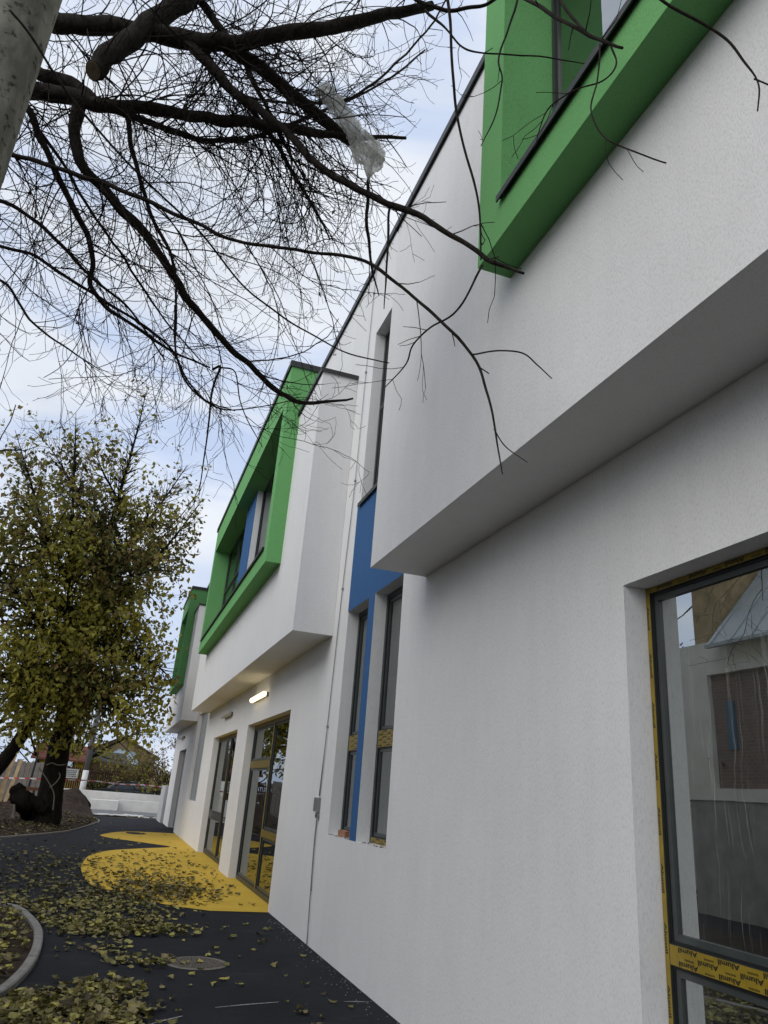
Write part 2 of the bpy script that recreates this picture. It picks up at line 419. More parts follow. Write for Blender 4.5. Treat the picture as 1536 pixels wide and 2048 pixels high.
tag(mb.build('planting_island', M['soil'], smooth=True), kind='structure')

# manhole
mc = gp(393, 1927)
mh = thing('manhole_cover', 'round ribbed iron manhole cover set in black rubber paving', 'manhole cover', (mc.x, mc.y, 0.0))
mb = MB(); N = 40
for k in range(N):
    a, b_ = 2*math.pi*k/N, 2*math.pi*(k+1)/N
    for r0, r1, z0, z1 in ((0.30, 0.265, 0.004, 0.012), (0.265, 0.255, 0.012, 0.006)):
        mb.quad((r0*math.cos(a), r0*math.sin(a), z0), (r0*math.cos(b_), r0*math.sin(b_), z0), (r1*math.cos(b_), r1*math.sin(b_), z1), (r1*math.cos(a), r1*math.sin(a), z1))
mb.build('rim', M['castiron'], mh)
mb = MB(); i0 = len(mb.v)
mb.v += [(0.254*math.cos(2*math.pi*k/N), 0.254*math.sin(2*math.pi*k/N), 0.007) for k in range(N)]; mb.f.append(tuple(range(N))); mb.m.append(0)
mb.build('plate', M['castiron'], mh)
mb = MB()
for k in range(-9, 10):
    u = k*0.026; hl = math.sqrt(max(0, 0.245**2 - u*u))
    n_ = max(1, int(hl*2/0.06))
    for q in range(n_):
        v0 = -hl + q*2*hl/n_; mb.box(u-0.007, u+0.007, v0, v0+2*hl/n_-0.014, 0.0075, 0.013)
o = mb.build('raised_ribs', M['castiron'], mh); o.rotation_euler.z = R(-35)

# ------------------------------------------------------------------ building
XW, XB, XG = 2.465, 1.915, 1.675
ZB0, ZB1, ZW = 3.575, 7.53, 9.26
bld = thing('school_building', 'long white stucco two storey building with green framed bays and blue panels', 'building', (XW, 12, 0))
def part(mb, name, mat, parent=None, smooth=False):
    o = mb.build(name, mat, None, smooth)
    return keep(o, bld) if parent is None else keep2(o, parent)
def keep2(o, parent):                         # sub-part of a part (whose world matrix is the identity)
    o.parent = parent; return o

def wall_mesh(x, y0, y1, z0, z1, openings, reveal, back, paint=(), tops=None):
    ys = sorted({y0, y1, *[o[0] for o in openings], *[o[1] for o in openings], *[p[0] for p in paint], *[p[1] for p in paint]})
    zs = sorted({z0, z1, *[o[2] for o in openings], *[o[3] for o in openings], *[p[2] for p in paint], *[p[3] for p in paint]})
    ys = [y for y in ys if y0 <= y <= y1]; zs = [z for z in zs if z0 <= z <= z1]
    mb = MB(); hole = {}
    for i in range(len(ys)-1):
        for j in range(len(zs)-1):
            yc, zc = (ys[i]+ys[i+1])/2, (zs[j]+zs[j+1])/2
            hole[i, j] = any(o[0] < yc < o[1] and o[2] < zc < o[3] for o in openings)
            if not hole[i, j]:
                mi = 0
                for p in paint:
                    if p[0] < yc < p[1] and p[2] < zc < p[3]: mi = 1
                mb.quad((x, ys[i], zs[j]), (x, ys[i], zs[j+1]), (x, ys[i+1], zs[j+1]), (x, ys[i+1], zs[j]), mi)
    for o in openings:
        a, b_, c, d = max(o[0], y0), min(o[1], y1), max(o[2], z0), min(o[3], z1); xr = x + (o[4] if len(o) > 4 else reveal)
        mb.quad((x, a, c), (xr, a, c), (xr, a, d), (x, a, d)); mb.quad((x, b_, c), (x, b_, d), (xr, b_, d), (xr, b_, c))
        if c > z0 + 1e-4: mb.quad((x, a, c), (x, b_, c), (xr, b_, c), (xr, a, c))
        if d < z1 - 1e-3: mb.quad((x, a, d), (xr, a, d), (xr, b_, d), (x, b_, d))
    xb = x + back
    mb.quad((x, y0, z0), (xb, y0, z0), (xb, y0, z1), (x, y0, z1)); mb.quad((x, y1, z0), (x, y1, z1), (xb, y1, z1), (xb, y1, z0))
    mb.quad((x, y0, z0), (x, y1, z0), (xb, y1, z0), (xb, y0, z0))
    for (ta, tb, tx) in (tops or ((y0, y1, x),)): mb.quad((tx, ta, z1), (xb, ta, z1), (xb, tb, z1), (tx, tb, z1))
    bm = bmesh.new(); me = mb.mesh('tmp', [M['white'], M['blue']]); bm.from_mesh(me); bmesh.ops.remove_doubles(bm, verts=bm.verts, dist=1e-5)
    bm.to_mesh(me); bm.free(); return me
def wall_part(name, *a, **k):
    me = wall_mesh(*a, **k); me.name = name
    o = bpy.data.objects.new(name, me); C.objects.link(o); keep(o, bld); return o

W1 = (8.06, 8.90, 1.18, 3.765); W2 = (6.92, 7.83, 1.18, 3.765); UW = (6.95, 8.79, 5.19, 7.85)
NW = (-1.2, 3.33, 0.06, 2.788); D1 = (11.69, 15.66, -0.05, 2.79); D2 = (17.02, 21.1, -0.05, 2.79); D3 = (28.95, 31.8, -0.05, 2.78)
N1 = (23.35, 26.05, 1.13, 3.765)
wall_part('wall', XW, -16, 34.6, -0.05, ZW, [W1, W2, UW, NW, D1, D2, D3, N1], 0.19, 0.35,
          paint=[(6.92, 8.92, 3.765, 5.19), (7.83, 8.06, 1.18, 3.765)])
# hollow inside
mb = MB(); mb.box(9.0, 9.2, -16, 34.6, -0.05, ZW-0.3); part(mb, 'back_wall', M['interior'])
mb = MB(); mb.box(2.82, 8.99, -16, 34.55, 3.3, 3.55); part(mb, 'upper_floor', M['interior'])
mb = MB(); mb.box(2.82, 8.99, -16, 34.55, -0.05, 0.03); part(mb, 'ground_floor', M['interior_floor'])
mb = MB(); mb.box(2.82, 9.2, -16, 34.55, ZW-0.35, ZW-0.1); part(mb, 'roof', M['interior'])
for yy in (5.2, 10.4, 16.3, 22.3, 27.4, -4.0):
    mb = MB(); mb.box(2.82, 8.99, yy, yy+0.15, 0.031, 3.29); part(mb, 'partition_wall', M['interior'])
mb = MB(); mb.box(2.82, 9.2, 34.4, 34.6, -0.05, 3.29); mb.box(2.82, 9.2, 34.4, 34.6, 3.551, ZW-0.36); part(mb, 'end_wall', M['white'])
mb = MB(); mb.box(2.82, 9.2, -16.0, -15.8, 0.031, 3.29); mb.box(2.82, 9.2, -16, -15.8, 3.551, ZW-0.36); part(mb, 'end_wall', M['white'])

# bays
GB = [(-6.3, 3.655), (11.11, 20.86), (28.05, 31.75)]
BAY = [(-9.5, 6.30), (9.565, 23.0), (26.55, 34.6)]
ZG0, ZG1, ZGi0, ZGi1 = 4.90, 8.46, 5.205, 7.74
bays, surr = [], []
for (b0, b1), (g0, g1) in zip(BAY, GB):
    o = wall_part('bay', XB, b0, b1, ZB0, ZB1, [(g0+0.27, g1-0.27, ZGi0-0.04, ZB1-0.0001)], 0.02, XW-XB-0.002, tops=((b0, g0+0.27, XB), (g0+0.27, g1-0.27, 2.145), (g1-0.27, b1, XB)))
    bays.append(o)
    e = 0.035
    for (u, w, near) in ((b0-e, g0-0.002, True), (g1+0.002, b1+e, False)):
        mb = MB(); mb.box(XB-e, XW-0.003, u, w, ZB1+0.001, ZB1+0.022); keep2(mb.build('roof_flashing', M['flash']), o)
        mb = MB(); mb.box(XB-e, XB-e+0.012, u, w, ZB1-0.04, ZB1); keep2(mb.build('drip_edge', M['flash']), o)
        mb = MB(); q = u if near else w-0.012; mb.box(XB-e+0.013, XW-0.003, q, q+0.012, ZB1-0.04, ZB1); keep2(mb.build('drip_edge', M['flash']), o)
    # green surround: a ring with real depth
    mb = MB(); x0, x1 = XG, 2.14; yi0, yi1 = g0+0.31, g1-0.31
    O = [(g0, ZG0), (g1, ZG0), (g1, ZG1), (g0, ZG1)]; I = [(yi0, ZGi0), (yi1, ZGi0), (yi1, ZGi1), (yi0, ZGi1)]
    for k in range(4):
        (ya, za), (yb, zb) = O[k], O[(k+1) % 4]; (yc, zc), (yd, zd) = I[k], I[(k+1) % 4]
        mb.quad((x0, ya, za), (x0, yc, zc), (x0, yd, zd), (x0, yb, zb))
        mb.quad((x0, ya, za), (x0, yb, zb), (XW-0.004, yb, zb), (XW-0.004, ya, za))
        mb.quad((x0, yc, zc), (x1, yc, zc), (x1, yd, zd), (x0, yd, zd))
    mb.quad((XW-0.004, g0, ZB1), (XW-0.004, g0, ZG1), (XW-0.004, g1, ZG1), (XW-0.004, g1, ZB1))
    s = part(mb, 'window_surround', M['green']); surr.append(s)
    mb = MB(); e = 0.03
    mb.box(XG-e, XW-0.003, g0-e, g1+e, ZG1+0.002, ZG1+0.05); mb.box(XG-e, XG-e+0.012, g0-e, g1+e, ZG1-0.06, ZG1+0.001)
    mb.box(XG-e+0.013, XW-0.003, g0-e, g0-e+0.012, ZG1-0.06, ZG1+0.001); mb.box(XG-e+0.013, XW-0.003, g1+e-0.012, g1+e, ZG1-0.06, ZG1+0.001)
    keep2(mb.build('roof_flashing', M['flash']), s)
    mb = MB(); mb.box(XG-0.035, 2.13, yi0+0.002, yi1-0.002, ZGi0+0.003, ZGi0+0.012); mb.box(XG-0.035, XG-0.025, yi0+0.002, yi1-0.002, ZGi0-0.035, ZGi0+0.0025)
    keep2(mb.build('metal_sill', M['flash']), s)
mb = MB(); mb.box(XW-0.04, XW+0.36, -16, 34.64, ZW+0.001, ZW+0.05); mb.box(XW-0.04, XW-0.028, -16, 34.64, ZW-0.06, ZW); part(mb, 'parapet_flashing', M['flash'])
mb = MB(); mb.box(XW-0.035, XW+0.19, 6.95, 8.82, 5.193, 5.203); mb.box(XW-0.035, XW-0.025, 6.95, 8.82, 5.15, 5.1925); part(mb, 'metal_sill', M['flash'])

# lettering printed on the protective tape
def text_mesh(body, size, off=0.012):
    cu = bpy.data.curves.new('txt', 'FONT'); cu.body = body; cu.size = size; cu.offset = off*size; cu.resolution_u = 2
    ob = bpy.data.objects.new('txt', cu); C.objects.link(ob)
    dg = bpy.context.evaluated_depsgraph_get(); me = ob.evaluated_get(dg).to_mesh()
    V = [v.co.copy() for v in me.vertices]; F = [tuple(p.vertices) for p in me.polygons]
    bpy.data.objects.remove(ob); bpy.data.curves.remove(cu)
    w = max(v.x for v in V) - min(v.x for v in V); x0 = min(v.x for v in V)
    return [(v.x-x0, v.y) for v in V], F, w
TXT = text_mesh('Alumil', 1.0, 0.03)
DOT = text_mesh('oooo', 1.0, 0.03)
def put_text(mb, T, org, u, v, size, stretch=1.0, skew=0.18, mi=0):
    V, F, w = T; i = len(mb.v)
    for (a, b_) in V: mb.v.append(tuple(org + u*((a + skew*0)*size*stretch/1.0) + v*(b_*size)))
    for f in F: mb.f.append(tuple(i+k for k in f)); mb.m.append(mi)

YV, ZV = Vector((0, 1, 0)), Vector((0, 0, 1))
def tape_h(mbt, mbx, x, ya, yb, z0, z1, detail=True):       # along y, the print upside down
    mbt.box(x, x+0.0015, ya, yb, z0, z1)
    if not detail: return
    h = z1-z0; rows = max(1, round(h/0.030)); s = min(0.034, h/rows*1.05)
    for r in range(rows):
        zc = z1 - (r+0.04)*h/rows - 0.1*s
        y = ya + 0.02 + (0.125 if r % 2 else 0)
        while y + 0.125 < yb:
            put_text(mbx, TXT, Vector((x-0.0008, y, zc)), YV, -ZV, s, 0.125/(TXT[2]*s))
            if y + 0.225 < yb:
                put_text(mbx, DOT, Vector((x-0.0008, y+0.15, zc-0.012)), YV, -ZV, s*0.5, 0.06/(DOT[2]*s*0.5))
            y += 0.25
def tape_v(mbt, mbx, x, y0, y1, za, zb, detail=True):        # along z, the print reading downwards
    mbt.box(x, x+0.0015, y0, y1, za, zb)
    if not detail: return
    z = zb - 0.10; wdt = y1-y0
    while z - 0.13 > za:
        put_text(mbx, TXT, Vector((x-0.0008, y1-0.006, z)), -ZV, -YV, min(0.036, wdt*0.72), 0.13/(TXT[2]*min(0.036, wdt*0.72)))
        z -= 0.255

def window(name, y0, y1, z0, z1, xf, mull=(), trans=(), taped=(), gmat='glass', fw=0.055, label=None, sash=True, detail=True):
    """frame with panes; trans: (z0, z1, ya, yb) bars, mull: y positions; taped: ('l','r','t','b') sides, 'x' transoms, 'm' mullions"""
    root = bpy.data.objects.new(name, None); C.objects.link(root); keep(root, bld); root.location = (0, 0, 0)
    d = 0.06; e = 0.002
    y0 += e; y1 -= e; z0 += e; z1 -= e
    fr = MB()
    fr.box(xf, xf+d, y0, y0+fw, z0, z1); fr.box(xf, xf+d, y1-fw, y1, z0, z1)
    fr.box(xf, xf+d, y0+fw, y1-fw, z0, z0+fw); fr.box(xf, xf+d, y0+fw, y1-fw, z1-fw, z1)
    cells = []
    cy = [y0+fw] + [m for m in mull] + [y1-fw]
    for k in range(len(cy)-1):
        ya = cy[k] + (fw/2 if k else 0); yb = cy[k+1] - (fw/2 if k < len(cy)-2 else 0)
        zc = [z0+fw]
        tt = sorted([t for t in trans if t[2] <= (ya+yb)/2 <= t[3]])
        cz = z0+fw
        for t in tt:
            fr.box(xf+0.001, xf+d-0.001, ya, yb, t[0], t[1]); cells.append((ya, yb, cz, t[0])); cz = t[1]
        cells.append((ya, yb, cz, z1-fw))
    for m_ in mull: fr.box(xf+0.0005, xf+d-0.0005, m_-fw/2, m_+fw/2, z0+fw, z1-fw)
    def sub(mb, nm, mt):
        if mb.v: o = mb.build(nm, mt); o.parent = root; return o
    sub(fr, 'frame', M['frame'])
    gk, bd = MB(), MB()
    for (a, b_, c, dd) in cells:
        g = 0.014
        for mbx, x0, x1, o1, o2 in ((gk, xf+0.010, xf+0.05, 0.0, g), (bd, xf+0.016, xf+0.05, g, g+0.03 if sash else g+0.012)):
            mbx.box(x0, x1, a+o1, a+o2, c+o1, dd-o1); mbx.box(x0, x1, b_-o2, b_-o1, c+o1, dd-o1)
            mbx.box(x0, x1, a+o2, b_-o2, c+o1, c+o2); mbx.box(x0, x1, a+o2, b_-o2, dd-o2, dd-o1)
        q = MB(); q.quad((xf+0.03, a+0.02, c+0.02), (xf+0.03, a+0.02, dd-0.02), (xf+0.03, b_-0.02, dd-0.02), (xf+0.03, b_-0.02, c+0.02))
        sub(q, 'pane', M[gmat])
    sub(gk, 'gasket', M['gasket']); sub(bd, 'glazing_bead', M['bead'])
    xt = xf - 0.002
    def strip(fn, *a):
        tp, tx = MB(), MB(); fn(tp, tx, xt, *a, detail)
        sub(tp, 'protective_tape', M['tape'])
        po = sub(tx, 'tape_print', M['ink'])
        if po: po['kind'] = 'stuff'
    if 'f' in taped: strip(tape_v, y1-fw+0.002, y1-0.001, z0, z1)
    if 'n' in taped: strip(tape_v, y0+0.001, y0+fw-0.002, z0, z1)
    if 't' in taped: strip(tape_h, y0+fw, y1-fw, z1-fw+0.002, z1-0.001)
    if 'b' in taped: strip(tape_h, y0+fw, y1-fw, z0+0.001, z0+fw-0.002)
    if 'x' in taped:
        for t in trans: strip(tape_h, max(t[2], y0+fw)+0.003, min(t[3], y1-fw)-0.003, t[0]+0.002, t[1]-0.002)
    if 'm' in taped:
        for m_ in mull: strip(tape_v, m_-fw/2+0.001, m_+fw/2-0.001, z0+fw, z1-fw)
    if label: root['label'] = label
    return root

XF = 2.608
window('window', *NW, XF, mull=(1.35,), trans=((0.985, 1.072, -2, 4),), taped=('f', 't', 'x'), gmat='glass_dirty', fw=0.033, label='large streaked window edged with yellow protective tape')
for wv in (W1, W2):
    window('window', *wv, XF, trans=((2.10, 2.27, 0, 30),), taped=('x', 'b'), fw=0.055, label=None)
window('window', *UW, XF, mull=(7.9,), trans=((6.6, 6.66, 7.9, 9),), fw=0.055)
window('glazed_door', D1[0], D1[1], 0.006, D1[3], XF, mull=(13.62,), trans=((1.97, 2.11, 13.6, 16), (0.86, 0.98, 11, 13.6)), taped=('x', 'm', 't'), fw=0.07)
window('glazed_door', D2[0], D2[1], 0.006, D2[3], XF, mull=(18.85,), trans=((0.86, 0.98, 18.8, 22),), taped=('t', 'm'), fw=0.07)
M['greypanel'] = simple('grey_cladding', (0.27, 0.29, 0.30), 0.5)
for (a, b_) in ((23.36, 24.62), (24.72, 26.04)):
    mb = MB(); mb.box(XW+0.10, XW+0.14, a, b_, 1.132, 3.763); part(mb, 'cladding_panel', M['greypanel'])
mb = MB(); mb.box(XW+0.15, XW+0.18, 23.36, 26.04, 1.132, 3.763); part(mb, 'backing_sheet', M['gasket'])
mb = MB(); mb.box(XW+0.18, XW+0.22, D3[0], D3[1], 0.0, D3[3]); dr = part(mb, 'door', M['greydoor'])
mb = MB(); mb.box(XW+0.13, XW+0.178, D3[0]+0.3, D3[0]+0.42, 1.02, 1.05); keep2(mb.build('handle', M['steel']), dr)

# windows in the green surrounds
def bay_windows(k, panels, wins):
    for (a, b_, x) in panels:
        mb = MB(); mb.box(x, 2.20, a, b_, ZGi0+0.014, ZGi1-0.002); part(mb, 'blue_panel', M['blue'])
        # white reveals either side of the blue panel
        for (u, w) in ((a-0.006, a-0.0005), (b_+0.0005, b_+0.006)):
            mb = MB(); mb.box(x+0.003, 2.20, u, w, ZGi0+0.014, ZGi1-0.002); part(mb, 'panel_reveal', M['white'])
    for (a, b_, mull, tr) in wins:
        window('window', a, b_, ZGi0+0.012, ZGi1, 2.075 if k else 2.06, mull=mull, trans=tr, fw=0.03, sash=False, detail=False)
g0, g1 = GB[0]
bay_windows(0, [], [(g0+0.31, g1-0.31, (1.0, -1.6, -4.0), ())])
g0, g1 = GB[1]
bay_windows(1, [(15.4, 16.75, 1.95)], [(g0+0.31, 15.39, (13.4,), ()), (16.76, g1-0.31, (18.7,), ((6.55, 6.61, 16, 22),))])
g0, g1 = GB[2]
bay_windows(2, [], [(g0+0.31, g1-0.31, (29.9,), ())])

# grit left on the narrow window sills + brick offcuts
mb = MB()
for k in range(260):
    y = random.choice((random.uniform(8.07, 8.88), random.uniform(6.93, 7.82))); x = XW + random.uniform(-0.002, 0.13)*random.random()**0.5; s = random.uniform(0.003, 0.009)
    p = Vector((x, y, 1.181)); mb.tri(p + Vector((-s, -s, 0)), p + Vector((s, -s*0.4, s)), p + Vector((0, s, s*1.4)), 0 if random.random() < .6 else 1)
    mb.tri(p + Vector((-s, s, 0)), p + Vector((0, -s, s*1.2)), p + Vector((s, s, 0)), 0 if random.random() < .6 else 1)
tag(mb.build('plaster_grit', [simple('plaster_crumb', (0.6, 0.58, 0.55)), simple('dirt_crumb', (0.05, 0.045, 0.04))]), 'loose plaster grit on the narrow window sills', 'grit', kind='stuff')
M['brickbit'] = simple('brick_offcut', (0.36, 0.19, 0.12), 0.9, 0, 0.25, 30, 0.6, 80)
def chunk(name, loc, size, rot, mat, label, cat, group=None):
    bm = bmesh.new(); bmesh.ops.create_cube(bm, size=1.0); bmesh.ops.subdivide_edges(bm, edges=bm.edges[:], cuts=2)
    for v in bm.verts:
        v.co = Vector((v.co.x*size[0], v.co.y*size[1], v.co.z*size[2])); v.co += v.co.normalized()*0.10*min(size)*mnoise.noise(v.co*25 + Vector(loc))
    me = bpy.data.meshes.new(name); bm.to_mesh(me); bm.free(); me.materials.append(mat)
    o = bpy.data.objects.new(name, me); C.objects.link(o); o.location = loc; o.rotation_euler = rot
    return tag(o, label, cat, group)
chunk('brick_offcut', (XW+0.065, 8.48, 1.215), (0.07, 0.15, 0.07), (0.05, 0.0, 0.25), M['brickbit'], 'reddish brick offcut lying flat on the window sill', 'brick')
chunk('brick_offcut', (XW+0.095, 8.30, 1.243), (0.05, 0.09, 0.12), (0.10, 0.12, -0.3), M['brickbit'], 'reddish brick offcut stood upright on the window sill', 'brick')

# lightning conductor
lc = thing('lightning_conductor', 'thin steel cable running down white wall to a small grey junction box', 'cable', (XW, 9.3, 0))
cp = [(9.05, 9.33), (9.07, 8.75), (9.10, 7.37), (9.12, 5.65), (9.24, 4.14), (9.33, 2.39), (9.40, 1.58)]
mb = MB(); mb.tube(catmull([(XW-0.016, y, z) for y, z in cp], 5), 0.0062, 6); keep(mb.build('cable', M['steel'], None, True), lc)
mb = MB(); mb.tube(catmull([(XW-0.016, 9.33, 2.39), (XW-0.02, 9.33, 2.0), (XW-0.016, 9.36, 1.55)], 5), 0.0045, 6); keep(mb.build('cable', M['steel'], None, True), lc)
mb = MB(); mb.tube(catmull([(XW-0.018, 9.40, 1.38), (XW-0.016, 9.41, 1.0), (XW-0.016, 9.36, 0.5), (XW-0.016, 9.30, 0.01)], 5), 0.0062, 6); keep(mb.build('cable', M['steel'], None, True), lc)
mb = MB(); mb.tube(catmull([(XW-0.018, 9.36, 1.36), (XW-0.02, 9.37, 1.0), (XW-0.016, 9.34, 0.55)], 5), 0.0045, 6); keep(mb.build('cable', M['steel'], None, True), lc)
mb = MB(); mb.box(XW-0.05, XW-0.001, 9.35, 9.50, 1.40, 1.56); keep(mb.build('junction_box', M['steel']), lc)
mb = MB(); mb.box(XW-0.03, XW-0.012, 9.34, 9.46, 1.345, 1.365); mb.box(XW-0.03, XW-0.012, 9.36, 9.385, 1.33, 1.39); mb.box(XW-0.03, XW-0.012, 9.42, 9.445, 1.33, 1.39); keep(mb.build('clamp', M['steel']), lc)
for z_ in (8.75, 7.37, 5.65, 4.14, 2.39):
    y_ = dict((round(z, 2), y) for y, z in cp)[z_]
    mb = MB(); mb.box(XW-0.028, XW, y_-0.014, y_+0.014, z_-0.012, z_+0.012); keep(mb.build('wall_clip', M['steel']), lc)

# wall lamps
M['lamplit'], nt, b = new_mat('lit_diffuser')
b.inputs['Base Color'].default_value = (0.9, 0.85, 0.7, 1); b.inputs['Emission Color'].default_value = (1.0, 0.84, 0.52, 1); b.inputs['Emission Strength'].default_value = 1.5
def wall_lamp(y0, y1, z, lit, label):
    L = thing('wall_lamp', label, 'lamp', (XW, (y0+y1)/2, z))
    mb = MB(); mb.box(XW-0.045, XW-0.001, y0+0.02, y1-0.02, z-0.035, z+0.035); keep(mb.build('base', M['lampbase']), L)
    mb = MB()
    ys = [y0, y0+0.012, y0+0.035, y0+0.07, y1-0.07, y1-0.035, y1-0.012, y1]
    rs = [0.008, 0.03, 0.045, 0.05, 0.05, 0.045, 0.03, 0.008]
    mb.tube([(XW-0.075, y, z) for y in ys], rs, 12); keep(mb.build('diffuser', M['lamplit'] if lit else M['lampwhite'], None, True), L)
wall_lamp(13.75, 15.2, 3.225, True, 'lit warm white strip lamp above the nearer glazed door')
wall_lamp(18.1, 19.4, 3.205, False, 'unlit white strip lamp above the farther glazed door')
wall_lamp(30.4, 31.8, 3.25, False, 'unlit white strip lamp above the recessed grey door')

# low grey pier beyond the building's end
mb = MB(); mb.box(2.35, 2.75, 34.75, 37.2, -0.03, 1.45)
tag(mb.build('low_wall', stucco('grey_render', (0.55, 0.55, 0.56))), 'low grey rendered wall at the far end of the white building', 'wall')

# ------------------------------------------------------------------ growth
def rnd_unit(rng):
    while True:
        v = Vector((rng.uniform(-1, 1), rng.uniform(-1, 1), rng.uniform(-1, 1)))
        if 0.05 < v.length < 1: return v.normalized()
def grow(rng, start, d, length, r0, level, out, cfg, nodes=None):
    """one shoot: list of points; recurses into side shoots. out collects (pts, radii, level)."""
    step = cfg['step'][level]; n = max(2, int(length/step)); p = Vector(start); d = d.normalized()
    pts, rad = [p.copy()], [r0]
    bend = rnd_unit(rng)*cfg['bend'][level]
    for k in range(n):
        d = (d + bend*step + rnd_unit(rng)*cfg['wob'][level] + Vector((0, 0, cfg['grav'][level]*step))).normalized()
        p = p + d*step
        if cfg.get('ok') and not cfg['ok'](p): break
        pts.append(p.copy()); rad.append(r0*(1 - 0.8*(k+1)/n) + cfg['rmin']*0.8*(k+1)/n)
        if level < cfg['levels'] and k >= 1:
            m = cfg['kids'][level]; cnt = int(m) + (1 if rng.random() < m - int(m) else 0)
            for _ in range(cnt):
                side = rnd_unit(rng); side = (side - d*side.dot(d))
                if side.length < 1e-3: continue
                a = rng.uniform(*cfg['angle']); nd = d*math.cos(a) + side.normalized()*math.sin(a)
                grow(rng, p, nd, length*rng.uniform(*cfg['ratio'])*(1-0.5*k/n), max(cfg['rmin'], rad[-1]*cfg['rr']), level+1, out, cfg, nodes)
    if len(pts) > 1:
        out.append((pts, rad, level))
        if nodes is not None and level >= cfg.get('leaf_level', 99):
            for q in pts[1:]: nodes.append((q, d.copy()))
    return pts

# ------------------------------------------------------------------ concrete pole and the bare tree beside it
pole = thing('concrete_pole', 'tall lichen spotted concrete pole in front of the bare tree', 'pole', (-0.965, 2.62, 0))
mb = MB(); mb.tube([(0, 0, -0.05), (0, 0, 0.5), (0, 0, 3), (0, 0, 6), (0, 0, 9.0)], [0.175, 0.172, 0.162, 0.150, 0.138], 28); mb.build('shaft', M['pole'], pole, True)
mb = MB(); mb.tube([(0, 0, 8.98), (0, 0, 9.05)], [0.15, 0.14], 24); mb.build('cap', M['kerb'], pole, True)

tree = thing('bare_tree', 'leafless dark tree with drooping limbs reaching over to the white building', 'tree', (-2.35, 4.5, 0))
rng = random.Random(11)
def rough_tube(mb, P, rad, n=9, amp=0.12):
    b0 = len(mb.v); mb.tube(P, rad, n)
    for i in range(b0, len(mb.v)):
        k = (i-b0)//n
        if k >= len(P): break
        c = Vector(P[k]); v = Vector(mb.v[i]); o = v-c
        f = 1 + amp*mnoise.noise(v*9.0) + 0.5*amp*mnoise.noise(v*24.0)
        mb.v[i] = tuple(c + o*f)
mb = MB()
TP = catmull([(-2.35, 4.5, -0.05), (-2.36, 4.48, 0.3), (-2.40, 4.45, 1.5), (-2.32, 4.42, 3.0), (-2.22, 4.40, 4.4), (-2.12, 4.38, 5.6), (-2.02, 4.30, 6.9), (-1.85, 4.2, 8.2)], 6)
rough_tube(mb, TP, [0.33 - 0.13*min(1, k/8) - 0.10*k/len(TP) for k in range(len(TP))], 16, 0.10)
keep(mb.build('trunk', M['bark'], None, True), tree)

